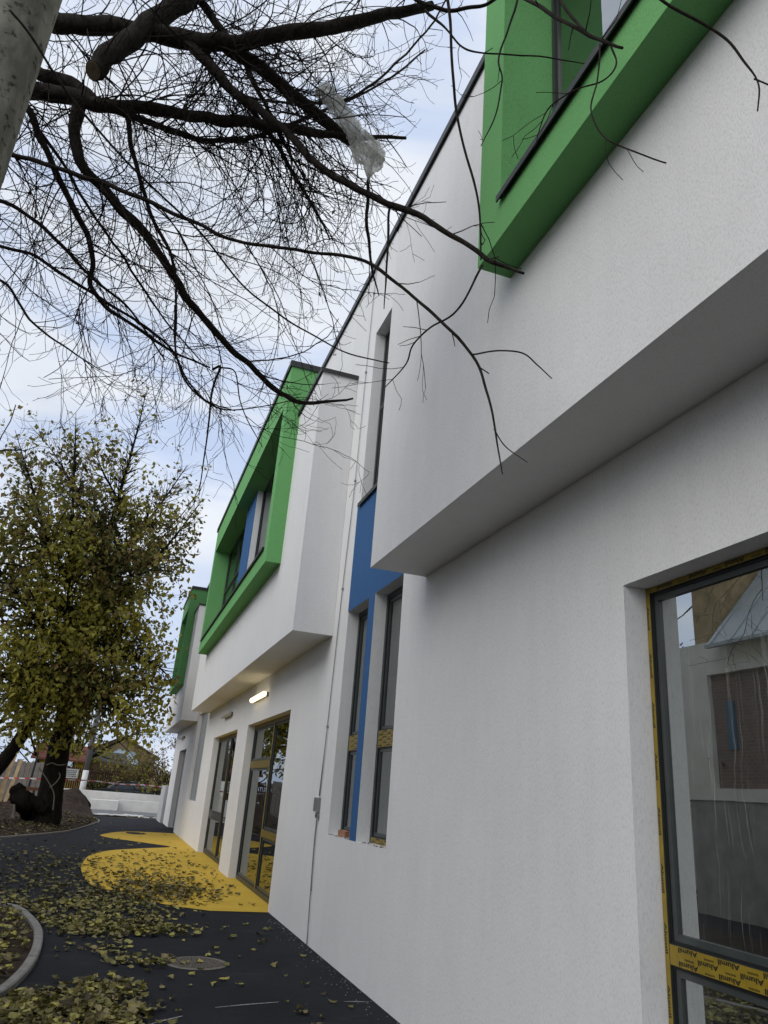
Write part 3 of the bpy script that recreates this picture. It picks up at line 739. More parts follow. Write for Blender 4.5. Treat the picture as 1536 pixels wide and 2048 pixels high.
# limbs: (x, y, distance along the wall, thickness) read off the photograph
LIMBS = {
 'A': [(-130, 20, 4.40, 62), (40, 30, 4.25, 54), (120, 44, 4.15, 47), (210, 55, 4.05, 45), (300, 66, 3.95, 45), (380, 80, 3.85, 46), (455, 88, 3.78, 42), (545, 74, 3.70, 38), (650, 54, 3.62, 34), (760, 32, 3.55, 30), (864, 11, 3.50, 22)],
 'A2': [(440, 88, 3.80, 34), (500, 118, 3.85, 33), (565, 175, 3.92, 31), (625, 225, 4.00, 29), (685, 270, 4.06, 27), (735, 305, 4.10, 24), (765, 325, 4.12, 22)],
 'B': [(186, 142, 3.70, 46), (215, 112, 3.76, 50), (255, 82, 3.84, 52), (320, 35, 3.95, 50), (390, -10, 4.05, 46), (500, -80, 4.25, 40)],
 'C': [(-140, 175, 4.40, 62), (20, 180, 4.30, 50), (90, 186, 4.22, 42), (160, 200, 4.15, 40), (205, 212, 4.10, 34), (280, 217, 4.06, 31), (360, 228, 4.02, 29), (450, 240, 3.98, 27), (550, 254, 3.95, 24), (630, 266, 3.93, 21), (700, 274, 3.92, 15), (760, 276, 3.91, 10), (812, 276, 3.90, 7)],
 'C2': [(30, 130, 4.35, 30), (95, 152, 4.30, 34), (150, 172, 4.22, 32), (190, 205, 4.14, 30)],
 'D': [(165, 196, 4.15, 36), (150, 240, 4.18, 31), (150, 295, 4.22, 29), (170, 340, 4.27, 27), (210, 385, 4.34, 25), (265, 440, 4.42, 24), (310, 495, 4.50, 22), (345, 552, 4.58, 20), (380, 605, 4.66, 18), (425, 655, 4.75, 17), (475, 708, 4.84, 15), (530, 760, 4.95, 14), (580, 797, 5.05, 13), (630, 806, 5.12, 9), (706, 797, 5.2, 5)],
 'E': [(372, 84, 3.86, 26), (430, 140, 3.80, 23), (500, 205, 3.72, 21), (570, 262, 3.62, 19), (625, 318, 3.52, 18), (690, 368, 3.42, 17), (760, 398, 3.32, 16), (800, 414, 3.26, 17), (870, 450, 3.16, 14), (930, 488, 3.06, 13), (985, 524, 2.96, 12), (1048, 547, 2.86, 6)],
 'F': [(-90, 280, 4.3, 17), (40, 312, 4.2, 14), (140, 343, 4.1, 13), (260, 388, 4.0, 12), (390, 445, 3.9, 11), (470, 482, 3.8, 10), (590, 500, 3.65, 10), (690, 510, 3.5, 10), (745, 530, 3.42, 10), (805, 576, 3.32, 9), (880, 640, 3.2, 9), (945, 710, 3.08, 8), (972, 780, 3.0, 7), (990, 855, 2.94, 6), (1005, 948, 2.88, 3)],
 'F2': [(945, 709, 3.08, 5), (1000, 701, 3.0, 4.5), (1045, 706, 2.93, 4.5), (1075, 730, 2.88, 4), (1104, 757, 2.84, 3)],
 'F3': [(988, 858, 2.95, 4), (1012, 893, 2.9, 3.5), (1055, 925, 2.84, 2.2)],
 'F4': [(965, 530, 2.98, 6), (940, 580, 3.02, 6), (905, 628, 3.08, 5.5), (860, 655, 3.14, 5), (825, 690, 3.2, 4.5), (812, 728, 3.24, 4), (770, 775, 3.3, 2.5)],
 'G': [(-120, 190, 4.42, 30), (0, 195, 4.3, 22), (50, 215, 4.27, 19), (85, 290, 4.35, 17), (125, 380, 4.5, 15), (165, 450, 4.6, 14), (188, 520, 4.7, 13), (182, 572, 4.76, 12), (215, 615, 4.85, 10), (280, 660, 4.95, 8), (350, 705, 5.1, 6), (420, 735, 5.25, 4)],
 'H': [(-40, 480, 4.9, 10), (60, 510, 4.8, 9), (135, 556, 4.8, 9), (215, 606, 4.85, 8), (300, 660, 4.95, 7), (345, 700, 5.05, 6), (370, 750, 5.15, 5), (410, 800, 5.25, 4), (470, 822, 5.35, 2.5)],
 'I': [(255, 220, 4.08, 15), (262, 290, 4.2, 12), (285, 370, 4.3, 11), (300, 430, 4.4, 10), (345, 520, 4.5, 8), (352, 600, 4.6, 6), (350, 690, 4.7, 4)],
 'J': [(20, 20, 2.1, 7), (60, 70, 2.12, 7), (150, 205, 2.2, 7), (275, 345, 2.3, 6), (400, 465, 2.45, 6), (480, 565, 2.55, 5), (560, 630, 2.65, 5), (640, 678, 2.75, 4), (700, 708, 2.82, 4), (778, 726, 2.9, 3)],
 'K': [(960, -60, 2.7, 13), (1040, -10, 2.45, 11), (1110, 32, 2.20, 10), (1180, 72, 2.02, 10), (1245, 96, 1.88, 8)],
 'K2': [(1085, -60, 2.3, 9), (1130, 15, 2.12, 8), (1170, 65, 2.02, 8), (1215, 88, 1.94, 7)],
 'K3': [(1222, 92, 1.93, 6), (1232, 130, 1.90, 5), (1205, 162, 1.92, 5), (1150, 180, 2.0, 4), (1100, 212, 2.1, 4), (1080, 255, 2.15, 3.5), (1070, 295, 2.18, 3)],
 'K4': [(1200, 88, 1.95, 5), (1196, 160, 1.93, 4.5), (1182, 220, 1.92, 4.5), (1205, 270, 1.88, 4.5), (1265, 302, 1.80, 4.5), (1332, 326, 1.68, 4)],
 'L': [(1260, -50, 1.50, 9), (1330, 5, 1.47, 8.5), (1390, 40, 1.45, 8), (1455, 82, 1.42, 7.5), (1490, 125, 1.40, 7), (1518, 170, 1.38, 5), (1515, 222, 1.38, 4)],
 'L2': [(1508, 158, 1.39, 5), (1560, 178, 1.35, 4)],
 'M': [(1045, -40, 2.85, 6), (1020, 50, 2.88, 5.5), (996, 118, 2.92, 5), (1004, 160, 2.92, 4.5), (992, 225, 2.94, 4), (962, 292, 2.98, 2.5)],
 'N': [(890, -60, 1.7, 9), (902, 60, 1.72, 8), (904, 160, 1.75, 8), (922, 270, 1.78, 7), (945, 360, 1.8, 7), (960, 430, 1.82, 6), (962, 520, 1.84, 4)],
 'O': [(850, 20, 3.3, 9), (895, 62, 3.25, 6), (925, 95, 3.2, 5.5), (968, 106, 3.15, 4.5), (1080, 113, 3.05, 4), (1178, 129, 2.95, 2.5)],
 'P': [(780, -40, 3.5, 14), (840, 5, 3.4, 12), (900, 20, 3.3, 11), (960, 12, 3.2, 9), (1010, -10, 3.1, 8)],
 'Q': [(300, -60, 4.2, 26), (395, 0, 4.15, 22), (440, 55, 4.1, 20), (480, 110, 4.05, 16), (520, 190, 4.0, 11), (560, 270, 4.0, 8), (610, 360, 4.0, 5)],
 'S': [(210, 215, 4.1, 20), (290, 240, 4.2, 17), (360, 270, 4.25, 15), (430, 285, 4.3, 13), (520, 270, 4.35, 10), (600, 240, 4.4, 8), (700, 200, 4.4, 6), (790, 150, 4.4, 5), (850, 100, 4.4, 4)],
 'T': [(400, 88, 3.9, 20), (440, 160, 4.0, 18), (500, 215, 4.1, 15), (560, 300, 4.2, 11), (620, 400, 4.25, 8), (660, 480, 4.3, 4)],
 'U': [(565, 180, 3.95, 9), (640, 205, 4.0, 8), (720, 185, 4.0, 7), (800, 120, 4.0, 6), (870, 40, 4.0, 5), (900, -20, 4.0, 4)],
 'V': [(745, 310, 4.1, 8), (735, 400, 4.12, 9), (735, 470, 4.15, 9), (742, 525, 4.2, 7), (758, 592, 4.25, 3)],
 'V2': [(780, 412, 3.3, 7), (776, 500, 3.3, 6), (772, 560, 3.3, 5), (768, 618, 3.3, 2.5)],
 'X1': [(425, 740, 4.78, 7), (440, 735, 4.8, 7), (425, 775, 4.82, 6), (420, 830, 4.85, 5), (410, 900, 4.88, 4), (398, 990, 4.9, 2.5)],
 'X2': [(350, 610, 4.62, 6), (350, 690, 4.7, 5), (370, 760, 4.8, 5), (420, 808, 4.9, 5), (480, 820, 5.0, 4), (590, 800, 5.1, 2.5)],
 'X3': [(440, 735, 4.8, 5), (470, 745, 4.85, 4), (480, 800, 4.9, 3.5), (500, 850, 4.95, 3), (525, 895, 5.0, 2)],
 'Y': [(-160, 520, 4.9, 11), (-60, 545, 5.1, 9), (15, 570, 5.2, 8), (60, 640, 5.2, 7), (140, 700, 5.3, 5), (200, 740, 5.4, 3)],
 'Z1': [(-80, 380, 4.9, 13), (40, 420, 4.9, 11), (110, 480, 4.9, 10), (190, 560, 5.0, 8), (260, 620, 5.1, 6), (330, 720, 5.2, 4)],
 'Z2': [(60, 240, 4.4, 10), (110, 300, 4.5, 9), (180, 420, 4.6, 8), (250, 520, 4.7, 7), (330, 640, 4.8, 5), (400, 720, 4.9, 3)],
}
BIG = 'A A2 B C C2 D E G Q S T I'.split()
limb_nodes = {}
for key, pts in LIMBS.items():
    W_ = [(*at(px, py, Y), pxr(px, py, Y, d)) for px, py, Y, d in pts]
    P = catmull([w[:3] for w in W_], 6)
    r4 = [w[3]*(0.80 if key in BIG else 0.74) for w in W_]; rad = []
    for k in range(len(P)):
        t = k/6; i = min(int(t), len(r4)-2); f = t - i; rad.append(r4[i]*(1-f) + r4[i+1]*f)
    for k in range(1, len(P)-1):
        P[k] = P[k] + Vector([mnoise.noise(P[k]*6 + Vector((j*9, 0, 0))) for j in range(3)])*min(0.02, rad[k]*1.2)
    limb_nodes[key] = (P, rad)
    mb = MB(); rough_tube(mb, P, rad, 12 if key in BIG else 6, 0.16 if key in BIG else 0.10)
    o = keep(mb.build('branch', M['bark'], None, True), tree)
    if key == 'B':
        o['label'] = 'thick sawn off limb stump'
        mb = MB(); t = (P[0]-P[1]).normalized(); mb.tube([P[0]+t*0.0005, P[0]+t*0.003], [rad[0]*0.93, rad[0]*0.9], 14); so = mb.build('sawn_face', M['cutwood']); keep2(so, o)

path = [(632, 188, 3.80, 8), (650, 182, 3.80, 34), (668, 205, 3.80, 50), (690, 235, 3.80, 46), (708, 262, 3.80, 42), (722, 284, 3.80, 62), (735, 305, 3.80, 80), (745, 322, 3.80, 64), (740, 340, 3.80, 30), (736, 356, 3.80, 5)]
BAGP = [at(*q[:3]) for q in path]
def clear(p):
    if any((p-q).length < 0.11 or (p - q*0.93 - Vector((0, 0, 0.1))).length < 0.12 for q in BAGP[1:-1]): return False
    return p.x < 1.50 and p.z > 3.0 and (p.y > 1.3)
TWIG = dict(step=[0.085, 0.065, 0.05, 0.04], bend=[1.5, 2.4, 3.6, 4.5], wob=[0.15, 0.20, 0.26, 0.3], grav=[-0.55, -0.2, 0.15, 0.2], levels=3,
            kids=[0.60, 0.46, 0.22], angle=(0.35, 1.05), ratio=(0.28, 0.60), rr=0.66, rmin=0.0016, ok=clear)
shoots = []
DENS = {'A': 17, 'A2': 20, 'C': 24, 'D': 11, 'E': 12, 'F': 8, 'G': 12, 'I': 13, 'Q': 20, 'S': 24, 'T': 24, 'U': 14, 'H': 9, 'Z1': 11, 'Z2': 12, 'B': 7, 'Y': 9, 'V': 4, 'P': 5, 'X1': 6, 'X2': 8, 'X3': 5}
for key, dens in DENS.items():
    P, rad = limb_nodes[key]
    for k, (a, b_, r) in enumerate(zip(P, P[1:], rad)):
        L = (b_-a).length
        cnt = dens*L*0.9
        if a.x > 0.55 and key in 'EF': cnt *= 0.22
        if a.x > 0.9: cnt *= 0.3
        if key in ('D', 'X2', 'X3', 'G', 'H') and k > 0.62*len(P): cnt *= 0.3
        n = int(cnt) + (1 if rng.random() < cnt-int(cnt) else 0)
        for _ in range(n):
            t = (b_-a).normalized(); s_ = rnd_unit(rng); s_ = (s_ - t*s_.dot(t)).normalized()
            ang = rng.uniform(0.5, 1.3); d = t*math.cos(ang) + s_*math.sin(ang) + Vector((0.1, 0.05, -0.12))
            ln = rng.uniform(0.35, 1.35) * (1.0 if a.x < 0.5 else 0.6)
            grow(rng, a.lerp(b_, rng.random()), d, ln, min(0.0055, max(0.0030, r*0.38)), 1 if rng.random() < 0.35 else 0, shoots, TWIG)
# sparse shoots on the tips near the building
SP = dict(TWIG); SP['kids'] = [0.16, 0.25, 0.2]; SP['levels'] = 2
for key, cnt in (('E', 7), ('F', 9), ('F4', 6), ('K', 4), ('K3', 5), ('K4', 2), ('L', 3), ('M', 3), ('O', 5), ('F2', 2), ('N', 2), ('P', 6), ('D', 8)):
    P, rad = limb_nodes[key]
    for _ in range(cnt):
        i = rng.randrange(len(P)//3, len(P)-1); t = (P[i+1]-P[i]).normalized(); s_ = rnd_unit(rng); s_ = (s_ - t*s_.dot(t)).normalized()
        grow(rng, P[i], t*0.75 + s_*0.7, rng.uniform(0.10, 0.34), min(rad[i]*0.55, 0.004), 1, shoots, SP)
mb = MB(); mb2 = MB()
for pts, rad, lv in shoots:
    (mb if lv <= 1 else mb2).tube(pts, rad, 4 if lv == 0 else 3, cap=False)
for m_, nm in ((mb, 'side_twigs'), (mb2, 'fine_twigs')):
    o = keep(m_.build(nm, M['twig']), tree); o['kind'] = 'stuff'
print('twigs', len(shoots), len(mb.f)+len(mb2.f))
# the odd dead leaf still hanging
mb = MB()
for _ in range(34):
    pts = rng.choice(shoots)[0]; p = pts[-1]; s = rng.uniform(0.012, 0.03); u = rnd_unit(rng)*s; v = rnd_unit(rng)*s*0.6 + Vector((0, 0, -s))
    mb.quad(p, p+u*0.6+v*0.5, p+v*1.5, p-u*0.6+v*0.6)
o = keep(mb.build('dead_leaves', M['brownleaf']), tree); o['kind'] = 'stuff'

# plastic bag snagged on the broken limb
M['bag'], nt, b = new_mat('torn_plastic_film')
v = posn(nt); c = ramp(nt, noise(nt, v, 11, 5, 0.65), [(0.3, (0.50, 0.49, 0.46)), (0.7, (0.88, 0.87, 0.84))])
nt.links.new(c, b.inputs['Base Color']); b.inputs['Roughness'].default_value = 0.35
t_ = nt.nodes.new('ShaderNodeBsdfTranslucent'); nt.links.new(c, t_.inputs['Color']); mx = nt.nodes.new('ShaderNodeMixShader'); mx.inputs['Fac'].default_value = 0.65
nt.links.new(b.outputs[0], mx.inputs[1]); nt.links.new(t_.outputs[0], mx.inputs[2])
tp_ = nt.nodes.new('ShaderNodeBsdfTransparent'); mx2 = nt.nodes.new('ShaderNodeMixShader')
nt.links.new(ramp(nt, noise(nt, v, 16, 4, 0.6), [(0.35, (0.08,)*3), (0.65, (0.5,)*3)]), mx2.inputs['Fac']); nt.links.new(mx.outputs[0], mx2.inputs[1]); nt.links.new(tp_.outputs[0], mx2.inputs[2])
nt.links.new(mx2.outputs[0], nt.nodes['Material Output'].inputs['Surface'])
W_ = [(*at(px, py, Y), pxr(px, py, Y, d)) for px, py, Y, d in path]
P = catmull([w[:3] for w in W_], 5); r4 = [w[3] for w in W_]; rad = []
for k in range(len(P)):
    t = k/5; i = min(int(t), len(r4)-2); f = t-i; rad.append(r4[i]*(1-f)+r4[i+1]*f)
fw_ = Vector((RW[0][2], RW[1][2], RW[2][2])); mb = MB()
for sheet in range(2):                        # two crumpled layers of film
    rows = []
    for k, (p, r) in enumerate(zip(P, rad)):
        t = (P[min(k+1, len(P)-1)] - P[max(k-1, 0)]).normalized(); side = t.cross(fw_).normalized(); row = []
        for j in range(19):
            u = j/18*2-1; q = Vector((k*0.33, u*2.2 + sheet*7, sheet*3.0))
            fold = 0.030*math.sin(u*7 + k*0.5 + sheet*2) * (0.4 + 0.6*abs(mnoise.noise(q*0.6))) + 0.030*mnoise.noise(q*1.4) + 0.018*mnoise.noise(q*3.1)
            edge = 1.0 + 0.30*mnoise.noise(Vector((k*0.55, sheet*5 + (3 if u > 0 else 0), 1)))
            row.append(p + side*u*r*0.80*edge + fw_*(fold + (0.035 if sheet else -0.02)*(1-u*u)) + t*0.02*mnoise.noise(q*2.0))
        rows.append(row)
    for k in range(len(rows)-1):
        for j in range(18):
            if mnoise.noise(Vector((k*0.45, j*0.8, 4 + sheet*9))) > (0.42 if sheet else 0.36): continue
            mb.quad(rows[k][j], rows[k+1][j], rows[k+1][j+1], rows[k][j+1])
bag = tag(mb.build('plastic_bag', M['bag']), 'torn whitish plastic bag snagged on a broken limb of the bare tree', 'bag')

# ------------------------------------------------------------------ leafy trees
def leaf_cards(rng, nodes, per, size, spread, nm):
    mb = MB()
    for (p, d) in nodes:
        k = int(per) + (1 if rng.random() < per-int(per) else 0)
        for _ in range(k):
            c_ = p + rnd_unit(rng)*rng.uniform(0, spread); s = size*(0.45 + 0.85*rng.random()**0.8)
            u = rnd_unit(rng); w = rnd_unit(rng); w = (w - u*w.dot(u)).normalized()
            u = (u + Vector((0, 0, -0.5))).normalized()
            nn = u.cross(w)
            tip = c_ + u*s; a = c_ + u*s*0.42 + w*s*0.36 + nn*s*0.10; b_ = c_ + u*s*0.42 - w*s*0.36 + nn*s*0.10; mid = c_ + u*s*0.5
            q = mnoise.noise(p*0.55 + Vector((3, 1, 7))) + rng.uniform(-0.35, 0.35)
            mi = nm(q, c_, rng)
            i = len(mb.v); mb.v += [tuple(c_), tuple(a), tuple(tip), tuple(b_), tuple(mid)]
            mb.f += [(i, i+4, i+1), (i+4, i+2, i+1), (i, i+3, i+4), (i+4, i+3, i+2)]; mb.m += [mi]*4
    return mb

LT = thing('leafy_tree', 'tall tree with thinning yellow green autumn leaves beside the curved path', 'tree', (-1.62, 27.4, 0.05))
rng = random.Random(5)
def limb(mb, pts, n=10, amp=0.15, sub=5):
    P = catmull([p[:3] for p in pts], sub); r4 = [p[3] for p in pts]; rad = []
    for k in range(len(P)):
        t = k/sub; i = min(int(t), len(r4)-2); f = t-i; rad.append(r4[i]*(1-f)+r4[i+1]*f)
    rough_tube(mb, P, rad, n, amp); return P, rad
def atl(px, py, Y, r): return (*at(px, py, Y), r)
mb = MB(); P0, R0 = limb(mb, [(-1.66, 27.4, -0.05, 0.52), (-1.60, 27.4, 0.25, 0.42), atl(104, 1570, 27.4, 0.37), atl(122, 1480, 27.4, 0.33), atl(138, 1400, 27.4, 0.29), atl(155, 1320, 27.4, 0.26), atl(172, 1240, 27.4, 0.18), atl(195, 1150, 27.4, 0.13), atl(222, 1050, 27.4, 0.085), atl(250, 950, 27.4, 0.055), atl(275, 860, 27.4, 0.028), atl(292, 785, 27.4, 0.012)], 16, 0.13)
keep(mb.build('trunk', M['bark2'], None, True), LT)
LIM2 = [
 [(*gp(-150, 1660), 0.42), atl(-60, 1590, 26.6, 0.36), atl(20, 1505, 26.6, 0.33), atl(62, 1440, 26.5, 0.31), atl(110, 1350, 26.5, 0.26), atl(135, 1270, 26.4, 0.2), atl(140, 1150, 26.3, 0.14), atl(145, 1020, 26.2, 0.09), atl(150, 900, 26.1, 0.05), atl(152, 825, 26.0, 0.012)],
 [atl(150, 1345, 27.4, 0.18), atl(200, 1300, 26.8, 0.14), atl(260, 1310, 26.2, 0.11), atl(310, 1330, 25.8, 0.06), atl(345, 1360, 25.6, 0.02)],
 [atl(165, 1260, 27.4, 0.16), atl(230, 1190, 27.0, 0.12), atl(300, 1130, 26.6, 0.08), atl(360, 1060, 26.4, 0.05), atl(405, 1000, 26.2, 0.015)],
 [atl(185, 1190, 27.4, 0.14), atl(250, 1100, 27.8, 0.10), atl(320, 1010, 28.0, 0.06), atl(375, 930, 28.2, 0.02)],
 [atl(150, 1330, 27.2, 0.16), atl(80, 1250, 26.4, 0.13), atl(20, 1170, 26.0, 0.10), atl(-40, 1080, 25.8, 0.06), atl(-60, 990, 25.6, 0.02)],
 [atl(140, 1180, 26.3, 0.12), atl(90, 1060, 26.0, 0.09), atl(60, 960, 25.8, 0.05), atl(30, 860, 25.6, 0.015)],
 [atl(205, 1110, 27.4, 0.10), atl(160, 1000, 27.8, 0.07), atl(110, 910, 28.0, 0.03), atl(60, 850, 28.0, 0.01)],
 [atl(120, 1400, 26.6, 0.14), atl(50, 1370, 26.0, 0.11), atl(-30, 1330, 25.5, 0.07), atl(-110, 1300, 25.2, 0.03)],
 [atl(150, 1310, 27.0, 0.10), atl(110, 1400, 26.2, 0.06), atl(70, 1440, 25.8, 0.02)],
 [atl(135, 1300, 27.0, 0.12), atl(190, 1380, 26.0, 0.08), atl(240, 1420, 25.6, 0.05), atl(290, 1450, 25.3, 0.02)],
 [atl(236, 1000, 27.4, 0.07), atl(200, 930, 27.2, 0.04), atl(180, 870, 27.0, 0.01)],
]
L2 = []
for pts in LIM2:
    pts = [(*p[:3], p[3]*(1.0 if k_ < 2 and pts is LIM2[0] else 0.6)) for k_, p in enumerate(pts)]; mb = MB(); L2.append(limb(mb, pts, 9, 0.13)); keep(mb.build('branch', M['bark2'], None, True), LT)
def tree_ok(p): return p.z > 2.2 and p.x < 1.55
CF = dict(step=[0.26, 0.20, 0.15], bend=[0.5, 0.8, 1.2], wob=[0.14, 0.18, 0.2], grav=[0.10, 0.05, 0.0], levels=2, kids=[0.75, 0.6], angle=(0.4, 1.1), ratio=(0.35, 0.65), rr=0.6, rmin=0.004, leaf_level=1, ok=tree_ok)
out, nodes = [], []
for (P, rd), dens in zip([(P0[24:], R0[24:])] + L2, [2.1, 1.5, 2.3, 2.1, 2.0, 2.0, 2.0, 1.8, 2.2, 2.2, 2.2, 2.0]):
    for k, (a, b_, r) in enumerate(zip(P, P[1:], rd)):
        if a.z < 3.2: continue
        cnt = dens*(b_-a).length*9.0; n = int(cnt)+(1 if rng.random() < cnt-int(cnt) else 0)
        for _ in range(n):
            t = (b_-a).normalized(); s_ = rnd_unit(rng); s_ = (s_-t*s_.dot(t)).normalized(); ang = rng.uniform(0.5, 1.2)
            taper = max(0.35, min(1.0, 1.25 - k/len(P)))
            grow(rng, a, t*math.cos(ang)+s_*math.sin(ang), rng.uniform(0.9, 2.2)*taper, min(0.03, r*0.5), 0, out, CF, nodes)
mb = MB()
for pts, rd, lv in out: mb.tube(pts, rd, 4 if lv == 0 else 3, cap=False)
o = keep(mb.build('twigs', M['bark2']), LT); o['kind'] = 'stuff'
def thin(nodes, rng):
    res = []
    for p, d in nodes:
        k = 1.0 if p.z < 9.0 else max(0.16, 1 - (p.z-9.0)/4.0)
        if rng.random() < k: res.append((p, d))
    return res
nodes = thin(nodes, rng)
def pick(q, c_, rng):
    q += 0.25 if c_.z < 5.5 else (-0.15 if c_.z > 8 else 0)
    return 1 if q > 0.08 else (0 if q > -0.22 else (2 if q > -0.42 else 3))
mb = leaf_cards(rng, nodes, 2.7, 0.185, 0.32, pick)
o = keep(mb.build('crown', [M['leafA'], M['leafB'], M['leafC'], M['leafD']]), LT); o['kind'] = 'stuff'
print('leafy', len(nodes), len(mb.f))

def small_tree(name, label, cat, base, h, spread, nstem, mats, leafsize, per, seed, bark='bark2', up=0.4, group=None, lean=(0, 0), lv0=(0.6, 1.0)):
    rg = random.Random(seed); base = Vector(base)
    T = thing(name, label, cat, base, group)
    cf = dict(step=[h*0.06, h*0.05, h*0.04], bend=[0.8/h*2, 1.5/h*2, 2/h*2], wob=[0.12, 0.18, 0.22], grav=[up/h, 0.1/h, 0], levels=2, kids=[0.9, 0.7], angle=(0.4, 1.0), ratio=(0.3, 0.6), rr=0.55, rmin=0.004*h/3, leaf_level=1, ok=lambda p: p.z > base.z + 0.05)
    out, nodes = [], []
    for k in range(nstem):
        a = rg.uniform(0, 2*math.pi); d = Vector((math.cos(a)*spread/h + lean[0], math.sin(a)*spread/h*0.8 + lean[1], 1.0))
        grow(rg, base + Vector((rg.uniform(-.1, .1)*spread, rg.uniform(-.1, .1)*spread, -0.05)), d, h*rg.uniform(*lv0), 0.018*h*(1.8 if nstem < 3 else 0.8), 0, out, cf, nodes)
    st, tw = MB(), MB()
    for pts, rd, lv in out: (st if lv == 0 else tw).tube(pts, rd, 6 if lv == 0 else 3, cap=False)
    o = keep(st.build('stem' if nstem > 2 else 'trunk', M[bark], None, True), T)
    o = keep(tw.build('twigs', M[bark]), T); o['kind'] = 'stuff'
    if per > 0:
        mb = leaf_cards(rg, nodes, per, leafsize, leafsize*1.3, lambda q, c_, r_: min(len(mats)-1, max(0, int((q+0.7)/1.4*len(mats)))))
        o = keep(mb.build('foliage', [M[m] for m in mats]), T); o['kind'] = 'stuff'
    return T
M['twigbrown'] = simple('brown_twigs', (0.085, 0.062, 0.05), 0.9)
small_tree('shrub', 'large brownish shrub with bare twig tops behind the concrete wall', 'shrub', (2.2, 50.0, 0.2), 3.6, 2.6, 16, ['leafC', 'leafA', 'leafC', 'leafB'], 0.16, 1.1, 21, 'twigbrown')
small_tree('shrub', 'dense brown twiggy shrub in front of the blue roofed house', 'shrub', (3.9, 52.0, 0.2), 4.6, 3.2, 14, ['leafC', 'leafD', 'leafA'], 0.16, 0.8, 22, 'twigbrown')
small_tree('shrub', 'green ivy covered shrub beside the white footed utility pole', 'shrub', (-0.4, 51.6, 0.1), 2.6, 0.9, 7, ['leafA', 'leafD', 'leafA'], 0.13, 1.3, 23)
small_tree('background_tree', 'yellowing tree standing between the red roof and the leafy tree', 'tree', (-3.6, 58.0, 0.0), 9.5, 5.5, 6, ['leafA', 'leafB', 'leafA'], 0.34, 1.2, 24)
small_tree('background_tree', 'greyish bare tree behind the stacked timber', 'tree', (-7.5, 52.0, 0.0), 10.5, 5.0, 5, ['leafC', 'leafA', 'leafD'], 0.28, 0.8, 25)
small_tree('background_tree', 'dark leafy tree beyond the plank fence', 'tree', (-11.0, 60.0, 0.0), 12, 7.0, 6, ['leafA', 'leafD', 'leafB'], 0.38, 1.3, 26)
small_tree('shrub', 'low green ground shrub growing along the concrete wall top', 'shrub', (1.6, 48.2, 0.45), 0.9, 1.4, 12, ['leafA', 'leafB', 'leafD'], 0.12, 1.2, 27)

# ------------------------------------------------------------------ far end of the yard
def boxthing(name, label, cat, boxes, mat, group=None):
    mb = MB()
    for b_ in boxes: mb.box(*b_)
    return tag(mb.build(name, mat), label, cat, group)
boxthing('retaining_wall', 'long pale concrete wall behind the lower concrete blocks', 'wall', [(-3.4, 9.0, 47.0, 47.35, -0.03, 0.87)], M['concrete'])
boxthing('concrete_block', 'square pale concrete block standing left of the low concrete wall', 'block', [(-0.72, 0.75, 45.3, 46.4, -0.03, 0.46)], M['concrete'])
boxthing('low_concrete_wall', 'low pale concrete wall in front of the long concrete wall', 'wall', [(0.78, 9.0, 45.6, 46.1, -0.03, 0.52)], M['concrete'])
M['board'] = simple('white_board', (0.55, 0.54, 0.50), 0.6, 0, 0.2, 4)
for k, (x, y, w, l, rz, lab) in enumerate(((0.35, 38.6, 1.5, 0.9, 0.2, 'white sheet lying flat on the ground past the paving end'), (1.35, 39.2, 0.9, 0.7, -0.3, 'broken pale board lying on the ground past the paving end'), (2.0, 38.2, 0.8, 0.35, 0.1, 'narrow pale offcut lying by the low grey wall'))):
    bm = bmesh.new(); bmesh.ops.create_grid(bm, x_segments=10, y_segments=8, size=0.5)
    for v in bm.verts:
        z = 0.03 + 0.07*abs(mnoise.noise((v.co.x*4+k*5, v.co.y*4, 2))); v.co = Vector((v.co.x*w, v.co.y*l, z))
        v.co.x += 0.08*mnoise.noise((v.co.y*9, k, 0))
    r_ = bmesh.ops.extrude_face_region(bm, geom=bm.faces[:])
    for g in r_['geom']:
        if isinstance(g, bmesh.types.BMVert): g.co.z -= 0.02
    me = bpy.data.meshes.new('debris_sheet'); bm.to_mesh(me); bm.free(); me.materials.append(M['board'])
    o = bpy.data.objects.new('debris_sheet', me); C.objects.link(o); o.location = (x, y, 0.0); o.rotation_euler.z = rz; tag(o, lab, 'debris')

# utility pole with whitewashed foot
up = thing('utility_pole', 'grey utility pole with a whitewashed foot by the dark fence', 'pole', (-1.30, 49.0, 0.0))
mb = MB(); mb.tube([(0, 0, 1.9), (0, 0, 5), (0, 0, 9.5)], [0.165, 0.15, 0.12], 12); mb.build('shaft', simple('grey_pole', (0.16, 0.155, 0.145), 0.9), up, True)
mb = MB(); mb.tube([(0, 0, -0.05), (0, 0, 1.9)], [0.185, 0.168], 12); mb.build('whitewashed_foot', simple('whitewash', (0.66, 0.65, 0.62), 0.9), up, True)
M['wire'] = simple('black_wire', (0.02, 0.02, 0.02), 0.6)
for k, (z0, x1) in enumerate(((7.6, 14), (8.2, 15), (8.7, 16))):
    mb = MB(); pts = []
    for q in range(13):
        t = q/12; pts.append((-1.3 + (x1+1.3)*t, 49 - 6*t, z0 + (9.0-z0)*t*0.3 - 1.2*4*t*(1-t)*0.4))
    mb.tube(pts, 0.012, 4); tag(mb.build('overhead_wire', M['wire']), ('lowest', 'middle', 'topmost')[k] + ' black overhead wire strung from the utility pole', 'wire', 'overhead wires')

